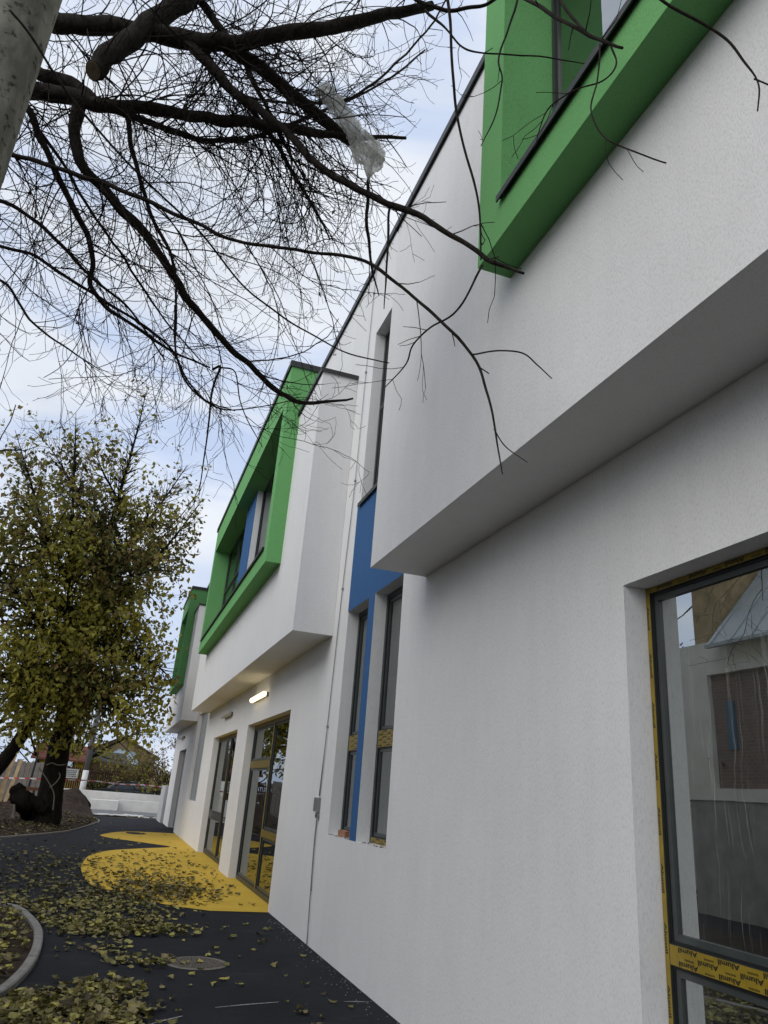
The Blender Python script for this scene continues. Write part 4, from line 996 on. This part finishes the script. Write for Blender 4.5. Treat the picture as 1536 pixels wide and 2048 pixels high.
# dark fence along the street
fn = thing('picket_fence', 'dark maroon picket fence behind the pale concrete wall', 'fence', (0, 52.0, 0))
M['fence'] = simple('maroon_fence', (0.050, 0.026, 0.022), 0.8, 0, 0.3, 6)
mb = MB(); x = -6.0
while x < 5.0:
    mb.box(x, x+0.09, 51.97, 52.0, 0.15, 2.05 + 0.03*math.sin(x*9)); x += 0.125
o = keep(mb.build('pickets', M['fence']), fn); o['kind'] = 'stuff'
for z_ in (0.5, 1.75): mb = MB(); mb.box(-6, 5, 52.002, 52.05, z_, z_+0.09); keep(mb.build('rail', M['fence']), fn)
for x in (-5.9, -3.6, -1.3, 1.0, 3.3, 4.9): mb = MB(); mb.box(x, x+0.12, 52.052, 52.17, -0.03, 2.15); keep(mb.build('post', M['fence']), fn)
# a notice on it
nt_ = thing('notice_board', 'small white notice board with faint dark lines hung on the fence', 'sign', (-2.15, 51.93, 1.75))
mb = MB(); mb.box(-2.55, -1.80, 51.93, 51.955, 1.40, 1.93); keep(mb.build('board', M['board']), nt_)
mb = MB(); rg = random.Random(3)
for r_ in range(4):
    x = -2.48
    while x < -1.9:
        w = rg.uniform(0.03, 0.07); mb.box(x, x+w, 51.926, 51.929, 1.47+r_*0.11, 1.53+r_*0.11); x += w+rg.uniform(0.02, 0.04)
keep(mb.build('dark_marks', M['ink']), nt_)

# houses behind
def gable(mb, x0, x1, y0, y1, ze, zr, along='y', over=0.3, mi=0, th=0.12):
    if along == 'y':       # ridge runs along y, gable faces the viewer
        xm = (x0+x1)/2
        for (xa, xb, za, zb) in ((x0-over, xm, ze-over*(zr-ze)/(xm-x0), zr), (x1+over, xm, ze-over*(zr-ze)/(xm-x0), zr)):
            a, b_, c, d = (xa, y0-over, za), (xb, y0-over, zb), (xb, y1, zb), (xa, y1, za)
            mb.quad(a, b_, c, d, mi); mb.quad(*[(p[0], p[1], p[2]-th) for p in (d, c, b_, a)], mi); mb.quad(a, (a[0], a[1], a[2]-th), (b_[0], b_[1], b_[2]-th), b_, mi)
    else:                  # ridge runs along x, slope faces the viewer
        ym = (y0+y1)/2
        for (ya, yb) in ((y0-over, ym), (y1+over, ym)):
            za = ze - over*(zr-ze)/(ym-y0)
            a, b_, c, d = (x0-over, ya, za), (x1+over, ya, za), (x1+over, yb, zr), (x0-over, yb, zr)
            mb.quad(a, b_, c, d, mi); mb.quad(*[(p[0], p[1], p[2]-th) for p in (d, c, b_, a)], mi); mb.quad(a, d, (d[0], d[1], d[2]-th), (a[0], a[1], a[2]-th), mi)
            mb.quad(a, (a[0], a[1], a[2]-th), (b_[0], b_[1], b_[2]-th), b_, mi)
hs = thing('small_house', 'small yellow house with a low red roof behind the fence', 'house', (-3.2, 57, 0))
mb = MB(); mb.box(-4.6, -1.75, 56, 61, -0.03, 2.65); keep(mb.build('wall', simple('ochre_plaster', (0.52, 0.36, 0.05), 0.9)), hs)
mb = MB(); gable(mb, -4.6, -1.75, 56, 61, 2.65, 3.5, 'x', 0.4); keep(mb.build('roof', simple('red_roof', (0.24, 0.10, 0.075), 0.8, 0, 0.25, 3)), hs)
mb = MB(); mb.box(-3.2, -2.3, 55.96, 55.99, 1.6, 2.6); wn_ = keep(mb.build('window', M['frame']), hs)
mb = MB(); mb.box(-3.1, -2.4, 55.94, 55.958, 1.68, 2.52); keep2(mb.build('pane', M['glass']), wn_)
h2 = thing('gabled_house', 'house with ochre boarded gable and a torn pale blue metal lean to roof', 'house', (0.3, 62, 0))
M['ochreboard'] = simple('weathered_boards', (0.36, 0.27, 0.15), 0.9, 0, 0.35, 4)
mb = MB(); mb.box(-1.9, 3.0, 60, 68, -0.03, 3.35); mb.tri((-1.9, 59.999, 3.35), (3.0, 59.999, 3.35), (0.55, 59.999, 4.42)); keep(mb.build('wall', M['ochreboard']), h2)
mb = MB(); gable(mb, -1.9, 3.0, 60, 68, 3.35, 4.52, 'y', 0.3); keep(mb.build('roof', simple('brown_roof', (0.11, 0.08, 0.055), 0.9, 0, 0.3, 2)), h2)
mb = MB(); a, b_, c, d = (-0.6, 58.2, 2.75), (1.9, 58.2, 2.55), (1.5, 59.9, 3.45), (0.3, 59.9, 3.6)
mb.quad(a, b_, c, d); mb.quad(*[(p[0], p[1], p[2]-0.05) for p in (d, c, b_, a)]); keep(mb.build('lean_to_roof', simple('pale_blue_metal', (0.42, 0.52, 0.58), 0.5, 0.2, 0.12, 3)), h2)
mb = MB(); a, b_, c, d = (-2.3, 57.4, 2.75), (1.2, 57.4, 2.5), (0.9, 58.9, 3.25), (-2.0, 58.9, 3.35)
mb.quad(a, b_, c, d); mb.quad(*[(p[0], p[1], p[2]-0.08) for p in (d, c, b_, a)]); mb.quad(a, (a[0], a[1], a[2]-0.08), (b_[0], b_[1], b_[2]-0.08), b_); keep(mb.build('porch_roof', simple('grey_sheet', (0.13, 0.125, 0.115), 0.8)), h2)
mb = MB(); mb.box(0.25, 1.15, 59.96, 59.99, 1.5, 2.5); keep(mb.build('window', M['gasket']), h2)
mb = MB(); mb.box(1.2, 1.5, 59.95, 59.99, -0.03, 2.55); keep(mb.build('corner_post', M['board']), h2)

# parked car behind the concrete wall
car = thing('parked_car', 'dark parked car seen over the pale concrete wall', 'car', (1.2, 50.0, 0.05))
M['carpaint'] = simple('dark_car_paint', (0.018, 0.020, 0.022), 0.25, 0.3, 0.1); M['carglass'] = simple('car_glass', (0.02, 0.025, 0.028), 0.08)
M['chrome'] = simple('chrome_trim', (0.6, 0.6, 0.6), 0.2, 0.9); M['tyre'] = simple('tyre_rubber', (0.012, 0.012, 0.012), 0.9)
prof = [(-2.05, 0.30), (-2.08, 0.62), (-1.95, 0.86), (-1.30, 0.93), (-0.65, 1.38), (0.0, 1.50), (0.75, 1.45), (1.45, 1.05), (1.95, 0.95), (2.08, 0.65), (2.05, 0.30)]
def extrude_prof(prof, y0, y1, tuck=0.0):
    mb = MB(); n = len(prof)
    for sgn, y in ((0, y0), (1, y1)):
        for (x, z) in prof: mb.v.append((x, y + (tuck*max(0, z-0.9)*(1 if sgn == 0 else -1)), z))
    for k in range(n-1): mb.f.append((k, k+1, n+k+1, n+k)); mb.m.append(0)
    mb.f.append(tuple(range(n-1, -1, -1))); mb.f.append(tuple(range(n, 2*n))); mb.m += [0, 0]
    return mb
extrude_prof(prof, -0.86, 0.86, 0.35).build('body', M['carpaint'], car)
for sgn in (-1, 1):
    mb = MB(); P = [(-1.10, 0.98), (-0.60, 1.33), (-0.02, 1.43), (0.66, 1.39), (1.20, 1.03)]; y = sgn*0.862
    i = 0; mb.v = [(x, y - sgn*0.35*(z-0.9), z) for x, z in P]; mb.f = [tuple(range(5))]; mb.m = [0]; mb.build('side_window', M['carglass'], car)
    mb = MB(); mb.tube([(x*1.03, (sgn*0.868) - sgn*0.35*(z+0.015-0.9), z+0.015) for x, z in P], 0.014, 5); mb.build('window_trim', M['chrome'], car)
    for x in (-1.3, 1.32):
        mb = MB(); mb.tube([(x, sgn*0.70, 0.30), (x, sgn*0.88, 0.30)], [0.31, 0.31], 18); wh = mb.build('wheel', M['tyre'], car)
        mb = MB(); mb.tube([(x, sgn*0.882, 0.30), (x, sgn*0.89, 0.30)], [0.19, 0.18], 14); mb.build('rim', M['chrome'], wh)
    mb = MB(); mb.box(-2.085, -2.04, sgn*0.6-0.15, sgn*0.6+0.15, 0.66, 0.80); mb.build('tail_light', simple('red_lens', (0.35, 0.02, 0.02), 0.2), car)

# barrier tape
def tape_line(pts, label):
    m = M.get('barrier')
    if not m:
        m, nt, b = new_mat('red_white_barrier_tape'); M['barrier'] = m
        g = nt.nodes.new('ShaderNodeNewGeometry'); sx = nt.nodes.new('ShaderNodeSeparateXYZ'); nt.links.new(g.outputs['Position'], sx.inputs[0])
        ad = nt.nodes.new('ShaderNodeMath'); ad.operation = 'ADD'; nt.links.new(sx.outputs['X'], ad.inputs[0]); nt.links.new(sx.outputs['Z'], ad.inputs[1])
        mu = nt.nodes.new('ShaderNodeMath'); mu.operation = 'MULTIPLY'; nt.links.new(ad.outputs[0], mu.inputs[0]); mu.inputs[1].default_value = 2.4
        frc = nt.nodes.new('ShaderNodeMath'); frc.operation = 'FRACT'; nt.links.new(mu.outputs[0], frc.inputs[0])
        gt = nt.nodes.new('ShaderNodeMath'); gt.operation = 'GREATER_THAN'; nt.links.new(frc.outputs[0], gt.inputs[0]); gt.inputs[1].default_value = 0.5
        nt.links.new(mul(nt, (0.50, 0.035, 0.035), (0.68, 0.67, 0.66), 1.0, 'MIX'), b.inputs['Base Color'])
        mixn = b.inputs['Base Color'].links[0].from_node; nt.links.new(gt.outputs[0], mixn.inputs['Fac'])
    mb = MB(); P = catmull(pts, 8); h = 0.022
    for a, b_ in zip(P, P[1:]): mb.quad(a + Vector((0, 0, -h)), b_ + Vector((0, 0, -h)), b_ + Vector((0, 0, h)), a + Vector((0, 0, h)))
    tag(mb.build('barrier_tape', m), label, 'tape')
tape_line([at(131, 1559, 27.5), at(190, 1562, 30), at(240, 1568, 33), at(290, 1570, 35), at(326, 1574, 36.0)], 'red and white barrier tape strung from the leafy tree to the low grey wall')
tape_line([at(96, 1559, 27.5), at(60, 1557, 28.5), at(10, 1556, 30), at(-40, 1555, 31)], 'red and white barrier tape running from the leafy tree toward the timber')

# timber and rubble left of the tree
M['plank'] = simple('fresh_planks', (0.56, 0.42, 0.25), 0.8, 0, 0.25, 6); M['oldplank'] = simple('grey_planks', (0.26, 0.23, 0.20), 0.9, 0, 0.25, 5)
rg = random.Random(8)
pst = thing('timber_stack', 'pale fresh planks leaned together beside the dark tree', 'timber', (-4.1, 33.0, 0.2))
for k in range(13):
    x = -5.4 + k*0.155; mb = MB(); w, t_, L = 0.13, 0.035, rg.uniform(1.3, 2.3)
    mb.box(-w/2, w/2, -t_/2, t_/2, 0, L); o = mb.build('plank', M['plank'] if k > 3 else M['oldplank']); o.parent = pst
    o.location = (x+4.1, rg.uniform(-0.12, 0.12), 0.0); o.rotation_euler = (rg.uniform(-0.2, -0.1), rg.uniform(0.05, 0.22), rg.uniform(-0.3, 0.3))
fb = thing('board_fence', 'weathered grey board fence behind the pale planks', 'fence', (-4, 40.0, 0))
for k in range(22):
    x = -7.2 + k*0.205; mb = MB(); mb.box(x, x+0.19, 39.98, 40.01, 0.0, 2.05 + rg.uniform(-0.08, 0.08)); keep(mb.build('board', M['oldplank']), fb)
mb = MB(); mb.box(-7.2, -2.7, 40.012, 40.06, 1.5, 1.6); keep(mb.build('rail', M['oldplank']), fb)
sg = thing('fallen_log', 'dark broken log stump leaning against the foot of the leafy tree', 'log', (-2.6, 27.0, 0.1))
mb = MB(); limb(mb, [(*gp(62, 1640, 0.10), 0.20), (*at(48, 1610, 27.0), 0.25), (*at(36, 1585, 27.0), 0.24), (*at(28, 1572, 27.0), 0.16)], 12, 0.45, 6); keep(mb.build('log', M['bark2'], None, True), sg)
mb = MB(); limb(mb, [(*at(90, 1622, 27.1), 0.19), (*at(66, 1604, 27.0), 0.20), (*at(46, 1594, 26.9), 0.22)], 10, 0.4, 6); keep(mb.build('side_log', M['bark2'], None, True), sg)
rgz = random.Random(4)
ol = Vector(at(70, 1578, 29.0)); mb = MB(); mb.box(-0.75, 0.65, -0.04, 0.04, -0.05, 0.05)
o = tag(mb.build('plank', simple('reddish_plank', (0.26, 0.13, 0.085), 0.8)), 'reddish plank propped level behind the leafy tree trunk', 'plank'); o.location = ol
for px, lab in ((68, 'trestle leg standing under the right end of the reddish plank'), (36, 'trestle leg standing under the left end of the reddish plank')):
    p = at(px, 1580, 29.0); mb = MB(); mb.box(p.x-0.04, p.x+0.04, 29.05, 29.13, 0.05, p.z-0.02); tag(mb.build('trestle_leg', M['oldplank']), lab, 'post')
p = at(75, 1512, 33.5); mb = MB(); mb.tube([(p.x-0.12, 33.5, 0.1), (p.x, 33.5, p.z)], 0.045, 8); tag(mb.build('iron_post', M['frame']), 'thin dark iron post in front of the board fence', 'post')

# pale twigs tangled on the dark trunk
mb = MB()
for pts in ([(106, 1620), (108, 1588), (98, 1566), (88, 1550), (78, 1535)], [(100, 1575), (112, 1565), (120, 1553), (118, 1545)], [(92, 1530), (104, 1526), (116, 1530), (132, 1529)], [(120, 1490), (126, 1465), (135, 1448), (136, 1415)], [(108, 1463), (122, 1458), (128, 1470), (138, 1462)]):
    mb.tube(catmull([at(x, y, 26.85) for x, y in pts], 4), 0.018, 5)
o = keep(mb.build('dead_vine', simple('grey_vine', (0.20, 0.18, 0.15), 0.9)), LT)

# ------------------------------------------------------------------ house across the yard (seen mirrored in the panes)
nh = thing('neighbour_house', 'white neighbouring house with a bricked up window across the yard', 'house', (-6.0, 9, 0))
me = wall_mesh(-6.35, 2.0, 13.4, 2.05, 5.15, [(10.6, 12.6, 2.28, 4.48)], 0.0, 0.35)
HW = simple('old_white_plaster', (0.74, 0.71, 0.65), 0.9, 0, 0.12, 1.5)
mb = MB(); mb.box(-12, -6.0, 2.0, 13.4, 2.05, 2.28); mb.box(-12, -6.0, 2.0, 10.6, 2.281, 5.15); mb.box(-12, -6.0, 12.6, 13.4, 2.281, 5.15); mb.box(-12, -6.0, 10.601, 12.599, 4.48, 5.149); mb.box(-12, -6.15, 10.601, 12.599, 2.281, 4.479)
keep(mb.build('wall', HW), nh)
def brickmat():
    m, nt, b = new_mat('brick_infill'); bt = nt.nodes.new('ShaderNodeTexBrick'); v = posn(nt)
    sw = nt.nodes.new('ShaderNodeMapping'); sw.inputs['Rotation'].default_value = (0, math.pi/2, 0); 
    sp = nt.nodes.new('ShaderNodeSeparateXYZ'); cb = nt.nodes.new('ShaderNodeCombineXYZ'); nt.links.new(v, sp.inputs[0]); nt.links.new(sp.outputs['Y'], cb.inputs['X']); nt.links.new(sp.outputs['Z'], cb.inputs['Y'])
    nt.links.new(cb.outputs[0], bt.inputs['Vector']); bt.inputs['Scale'].default_value = 3.8
    bt.inputs['Color1'].default_value = (0.22, 0.14, 0.11, 1); bt.inputs['Color2'].default_value = (0.16, 0.10, 0.085, 1); bt.inputs['Mortar'].default_value = (0.24, 0.22, 0.20, 1)
    nt.links.new(bt.outputs['Color'], b.inputs['Base Color']); b.inputs['Roughness'].default_value = 0.9; return m
mb = MB(); mb.box(-6.148, -6.10, 10.602, 12.598, 2.282, 4.478); bi = keep(mb.build('brick_infill', brickmat()), nh)
mb = MB(); mb.box(-6.10, -6.05, 12.0, 12.22, 3.0, 3.92); keep2(mb.build('blue_shutter', simple('blue_paint', (0.06, 0.13, 0.21), 0.6)), bi)
mb = MB(); mb.box(-12, -6.03, 2.0, 13.36, -0.03, 2.049); keep(mb.build('plinth', simple('dark_plinth', (0.34, 0.335, 0.31), 0.9, 0, 0.25, 3)), nh)
MR = simple('sheet_metal_roof', (0.42, 0.45, 0.46), 0.45, 0.3, 0.12, 2)
mb = MB(); mb.quad((-5.7, 1.8, 5.0), (-5.7, 12.2, 5.0), (-8.8, 12.2, 8.6), (-8.8, 1.8, 8.6)); mb.quad((-12, 1.8, 5.0), (-12, 12.2, 5.0), (-8.8, 12.2, 8.6), (-8.8, 1.8, 8.6)); mb.box(-5.75, -5.65, 1.8, 12.2, 4.93, 4.995); rf = keep(mb.build('roof', MR), nh)
for k in range(20):
    mb = MB(); y = 2.0 + k*0.53; mb.tube([(-5.7, y, 5.02), (-8.8, y, 8.62)], 0.02, 4); keep2(mb.build('standing_seam', MR), rf)
mb = MB(); mb.box(-10, -6.2, 12.25, 13.1, 5.152, 7.4); keep(mb.build('timber_gable', M['ochreboard']), nh)
small_tree('hedge', 'dark green conifer hedge in front of the neighbouring house', 'shrub', (-4.6, 7.6, 0.0), 2.2, 0.5, 22, ['leafD', 'leafD', 'leafA'], 0.07, 5.0, 31)
small_tree('yard_tree', 'leafy yard tree across from the glazed doors', 'tree', (-9.6, 24.0, 0.0), 7.0, 4.0, 5, ['leafA', 'leafB', 'leafD'], 0.2, 1.0, 32)
small_tree('yard_tree', 'tall bare tree across from the narrow windows', 'tree', (-6.5, 16.5, 0.0), 9.0, 4.0, 4, ['leafC'], 0.16, 0.25, 33)
gw = thing('garden_wall', 'pale plank garden wall along the far side of the yard', 'wall', (-8.5, 25, 0))
for k in range(30):
    mb = MB(); y = 14.5 + k*0.72; mb.box(-8.55, -8.5, y, y+0.70, 0.0, 2.3); keep(mb.build('panel', M['concrete'] if k % 4 else M['oldplank']), gw)
h3 = thing('neighbour_house', 'pale house with a maroon roof opposite the glazed doors', 'house', (-13, 27, 0))
mb = MB(); mb.box(-19, -12.5, 20, 33, -0.03, 3.6); keep(mb.build('wall', HW), h3)
mb = MB(); gable(mb, -19, -12.5, 20, 33, 3.6, 6.0, 'y', 0.4); keep(mb.build('roof', simple('maroon_roof', (0.13, 0.05, 0.045), 0.8)), h3)

# ------------------------------------------------------------------ fallen leaves
def leaf_mesh(k):
    rg = random.Random(100+k); mb = MB(); n = 5; L = 1.0; Wd = rg.uniform(0.34, 0.46); curl = rg.uniform(0.05, 0.55); fold = rg.uniform(0.05, 0.55); tw = rg.uniform(-0.2, 0.2)
    prof = [0.0, 0.75, 1.0, 0.78, 0.42, 0.0]; left, mid, right = [], [], []
    for j in range(n+1):
        t = j/n; x = (t-0.5)*L; z = curl*4*(t-0.5)**2*0.5 + 0.02; w = Wd*prof[j]*rg.uniform(0.85, 1.1)
        mid.append((x, 0, z)); left.append((x, w, z + fold*w + tw*t)); right.append((x, -w, z + fold*w*rg.uniform(0.3, 1.3) - tw*t))
    zmin = min(p[2] for p in mid+left+right)
    fx = lambda p: (p[0], p[1], p[2]-zmin)
    for j in range(n):
        mb.quad(fx(mid[j]), fx(mid[j+1]), fx(left[j+1]), fx(left[j])); mb.quad(fx(mid[j]), fx(right[j]), fx(right[j+1]), fx(mid[j+1]))
    m0 = Vector(fx(mid[0])); e = m0 + Vector((-0.32, rg.uniform(-0.1, 0.1), rg.uniform(0.02, 0.22))); mb.tri(m0 + Vector((0, 0.018, 0)), e, m0 - Vector((0, 0.018, 0)))
    return mb
LM = [leaf_mesh(k) for k in range(7)]
LME = [[m_.mesh('fallen_leaf', [c_]) for c_ in M['fall']] for m_ in LM]
rng = random.Random(77)
spots = []     # (x, y, z, size, surface)
def inside_island(x, y):
    if y > 12.3 or y < -5: return False
    best = None
    for a, b_ in zip(KNs, KNs[1:]):
        lo, hi = (a, b_) if a.y < b_.y else (b_, a)
        if lo.y <= y <= hi.y and hi.y > lo.y:
            t = (y-lo.y)/(hi.y-lo.y); xx = lo.x + (hi.x-lo.x)*t
            best = xx if best is None else max(best, xx)
    return best is not None and x < best - 0.03
def on_kerb(x, y):
    return any((a.x-x)**2 + (a.y-y)**2 < 0.0100 for a in KNs if abs(a.y-y) < 0.2)
def kerb_x_far(y):
    for a, b_ in zip(KFs, KFs[1:]):
        lo, hi = (a, b_) if a.y < b_.y else (b_, a)
        if lo.y <= y <= hi.y and hi.y > lo.y: return lo.x + (hi.x-lo.x)*(y-lo.y)/(hi.y-lo.y)
    return -9
def drop(x, y, pile, s=None):
    if x > 2.40 or y > 34 or on_kerb(x, y): return
    s = s or 0.038 + 0.062*rng.random()**0.8
    if inside_island(x, y): surf = 'island'; z = 0.035
    elif 15 < y and x < kerb_x_far(y) - 0.05: surf = 'bed'; z = soil_h(x, y, kerb_x_far(y)-x) + 0.01
    else: surf = 'paving'; z = 0.010
    spots.append((x, y, z + rng.random()*pile, s, surf))
def blob(px, py, sx, sy, n, pile):
    c_ = gp(px, py)
    for _ in range(int(n*0.74)): drop(c_.x + rng.gauss(0, sx), c_.y + rng.gauss(0, sy), pile*rng.random())
blob(95, 2030, 0.26, 0.28, 900, 0.08); blob(200, 1985, 0.16, 0.20, 260, 0.06); blob(20, 2020, 0.2, 0.2, 200, 0.05); blob(225, 2040, 0.14, 0.2, 190, 0.05)
blob(-20, 2080, 0.3, 0.5, 260, 0.05)
blob(130, 1850, 0.22, 0.40, 260, 0.04); blob(215, 1862, 0.26, 0.25, 260, 0.04); blob(310, 1862, 0.24, 0.22, 190, 0.03); blob(250, 1835, 0.34, 0.35, 240, 0.03)
blob(180, 1812, 0.35, 0.5, 420, 0.05); blob(260, 1795, 0.40, 0.6, 480, 0.04); blob(310, 1775, 0.42, 0.7, 500, 0.04); blob(370, 1790, 0.36, 0.6, 240, 0.03); blob(300, 1755, 0.5, 0.9, 230, 0.02)
blob(60, 1780, 0.5, 1.0, 330, 0.02); blob(110, 1740, 0.6, 2.2, 420, 0.02); blob(40, 1725, 0.8, 2.5, 260, 0.02)
blob(260, 1735, 0.6, 1.5, 190, 0.01); blob(420, 1760, 0.5, 1.5, 110, 0.01); blob(330, 1715, 0.7, 2.2, 110, 0.01)
blob(322, 1925, 0.08, 0.06, 34, 0.05); blob(300, 1930, 0.2, 0.1, 22, 0.02); blob(185, 1900, 0.18, 0.15, 40, 0.02); blob(240, 1920, 0.14, 0.15, 40, 0.02)
for _ in range(85): drop(rng.uniform(0.1, 2.3), rng.uniform(5.9, 11.4), 0.0)
for _ in range(60): drop(rng.uniform(-2.0, 2.2), rng.uniform(20, 33), 0.0)
for _ in range(1500): drop(rng.uniform(-1.8, -0.42), rng.uniform(6.3, 12.0), 0.05)
for _ in range(2600):
    y = rng.uniform(19, 34); drop(kerb_x_far(y) - 0.05 - abs(rng.gauss(0, 1.6)), y, 0.02)
for _ in range(500): drop(rng.uniform(-2, 1.5), rng.uniform(2.5, 5.8), 0.03)
camp = Vector((0, 0, EYE)); fwd = Vector((RW[0][2], RW[1][2], RW[2][2])); rt = Vector((RW[0][0], RW[1][0], RW[2][0])); dn = Vector((RW[0][1], RW[1][1], RW[2][1]))
def shown(s):
    v = Vector(s[:3]) - camp; zc = v.dot(fwd)
    if zc < 0.5: return 0
    u, w = 768 + FPX*v.dot(rt)/zc, 1024 + FPX*v.dot(dn)/zc
    return s[3]/zc if (0 < u < 1536 and 0 < w < 2048) else 0
spots.sort(key=shown, reverse=True)
TONE = ('dark brown', 'dull olive', 'straw yellow', 'mossy green', 'buff brown', 'golden yellow')
SHAPE = ('slightly cupped', 'flat', 'curled', 'creased', 'twisted', 'folded', 'wavy')
def place(x, y, surf, z):
    if surf == 'island': return 'in the planting bed inside the curved kerb', 'fallen leaves in the planting bed'
    if surf == 'bed': return 'on the bare soil under the leafy tree', 'fallen leaves on the soil'
    if math.hypot(x-mc.x, y-mc.y) < 0.55: return 'beside the round manhole cover', 'fallen leaves by the manhole cover'
    if x > 2.0: return 'near the foot of the white wall', 'fallen leaves along the white wall'
    if z > 0.035: return 'on top of the leaf drift', 'fallen leaves in the drift'
    if x < 0.75 and y < 8.2: return 'low in the leaf drift', 'fallen leaves in the drift'
    return 'lying by itself on bare black paving', 'single fallen leaves on the paving'
rest = MB()
for k, (x, y, z, s, surf) in enumerate(spots):
    mi = rng.randrange(len(LM)); tilt = (rng.uniform(-0.35, 0.35), rng.uniform(-0.35, 0.35)) if z > 0.02 else (rng.uniform(-0.12, 0.12), rng.uniform(-0.12, 0.12)); rz = rng.uniform(0, 6.283)
    if k < 300:
        ci = rng.choice((0, 1, 1, 2, 3, 3, 4, 4, 5)); o = bpy.data.objects.new('fallen_leaf', LME[mi][ci]); C.objects.link(o)
        o.location = (x, y, z); o.rotation_euler = (tilt[0], tilt[1], rz); o.scale = (s, s, s)
        pl, gr = place(x, y, surf, z); sz = 'small ' if s < 0.065 else ('large ' if s > 0.085 else '')
        tag(o, sz + TONE[ci] + ' ' + SHAPE[mi] + ' fallen leaf ' + pl, 'leaf', gr)
    else:
        mt = Matrix.Translation((x, y, z)) @ Matrix.Rotation(rz, 4, 'Z') @ Matrix.Rotation(tilt[1], 4, 'Y') @ Matrix.Rotation(tilt[0], 4, 'X') @ Matrix.Scale(s, 4)
        i = len(rest.v); src = LM[mi]
        rest.v += [tuple(mt @ Vector(v)) for v in src.v]
        rest.f += [tuple(i+q for q in f) for f in src.f]
        col = rng.choice((0, 0, 0, 0, 3, 4)) if surf == 'bed' else rng.choice((0, 1, 1, 2, 3, 3, 4, 5))
        if surf == 'paving' and 12 < y < 22: col = rng.choice((0, 0, 1, 3, 3, 4))
        rest.m += [col]*len(src.f)
tag(rest.build('leaf_litter', M['fall']), 'drifts of fallen leaves spread over paving and beds', 'leaves', kind='stuff')
print('leaves', len(spots))
# pale crumbs at the wall foot
mb = MB()
for _ in range(150):
    y = 6.2 + 4.8*rng.random()**0.8; x = 2.44 - abs(rng.gauss(0, 0.10)) - (abs(rng.gauss(0, 0.3)) if rng.random() < .12 else 0); s = rng.uniform(0.002, 0.006); p = Vector((x, y, 0.002))
    mb.tri(p+Vector((-s, -s, 0)), p+Vector((s, -s, 0)), p+Vector((0, 0, s*1.5))); mb.tri(p+Vector((s, -s, 0)), p+Vector((0, s, 0)), p+Vector((0, 0, s*1.5))); mb.tri(p+Vector((0, s, 0)), p+Vector((-s, -s, 0)), p+Vector((0, 0, s*1.5)))
tag(mb.build('plaster_crumbs', simple('pale_crumb', (0.26, 0.25, 0.24))), 'pale plaster crumbs scattered along the foot of the white wall', 'crumbs', kind='stuff')
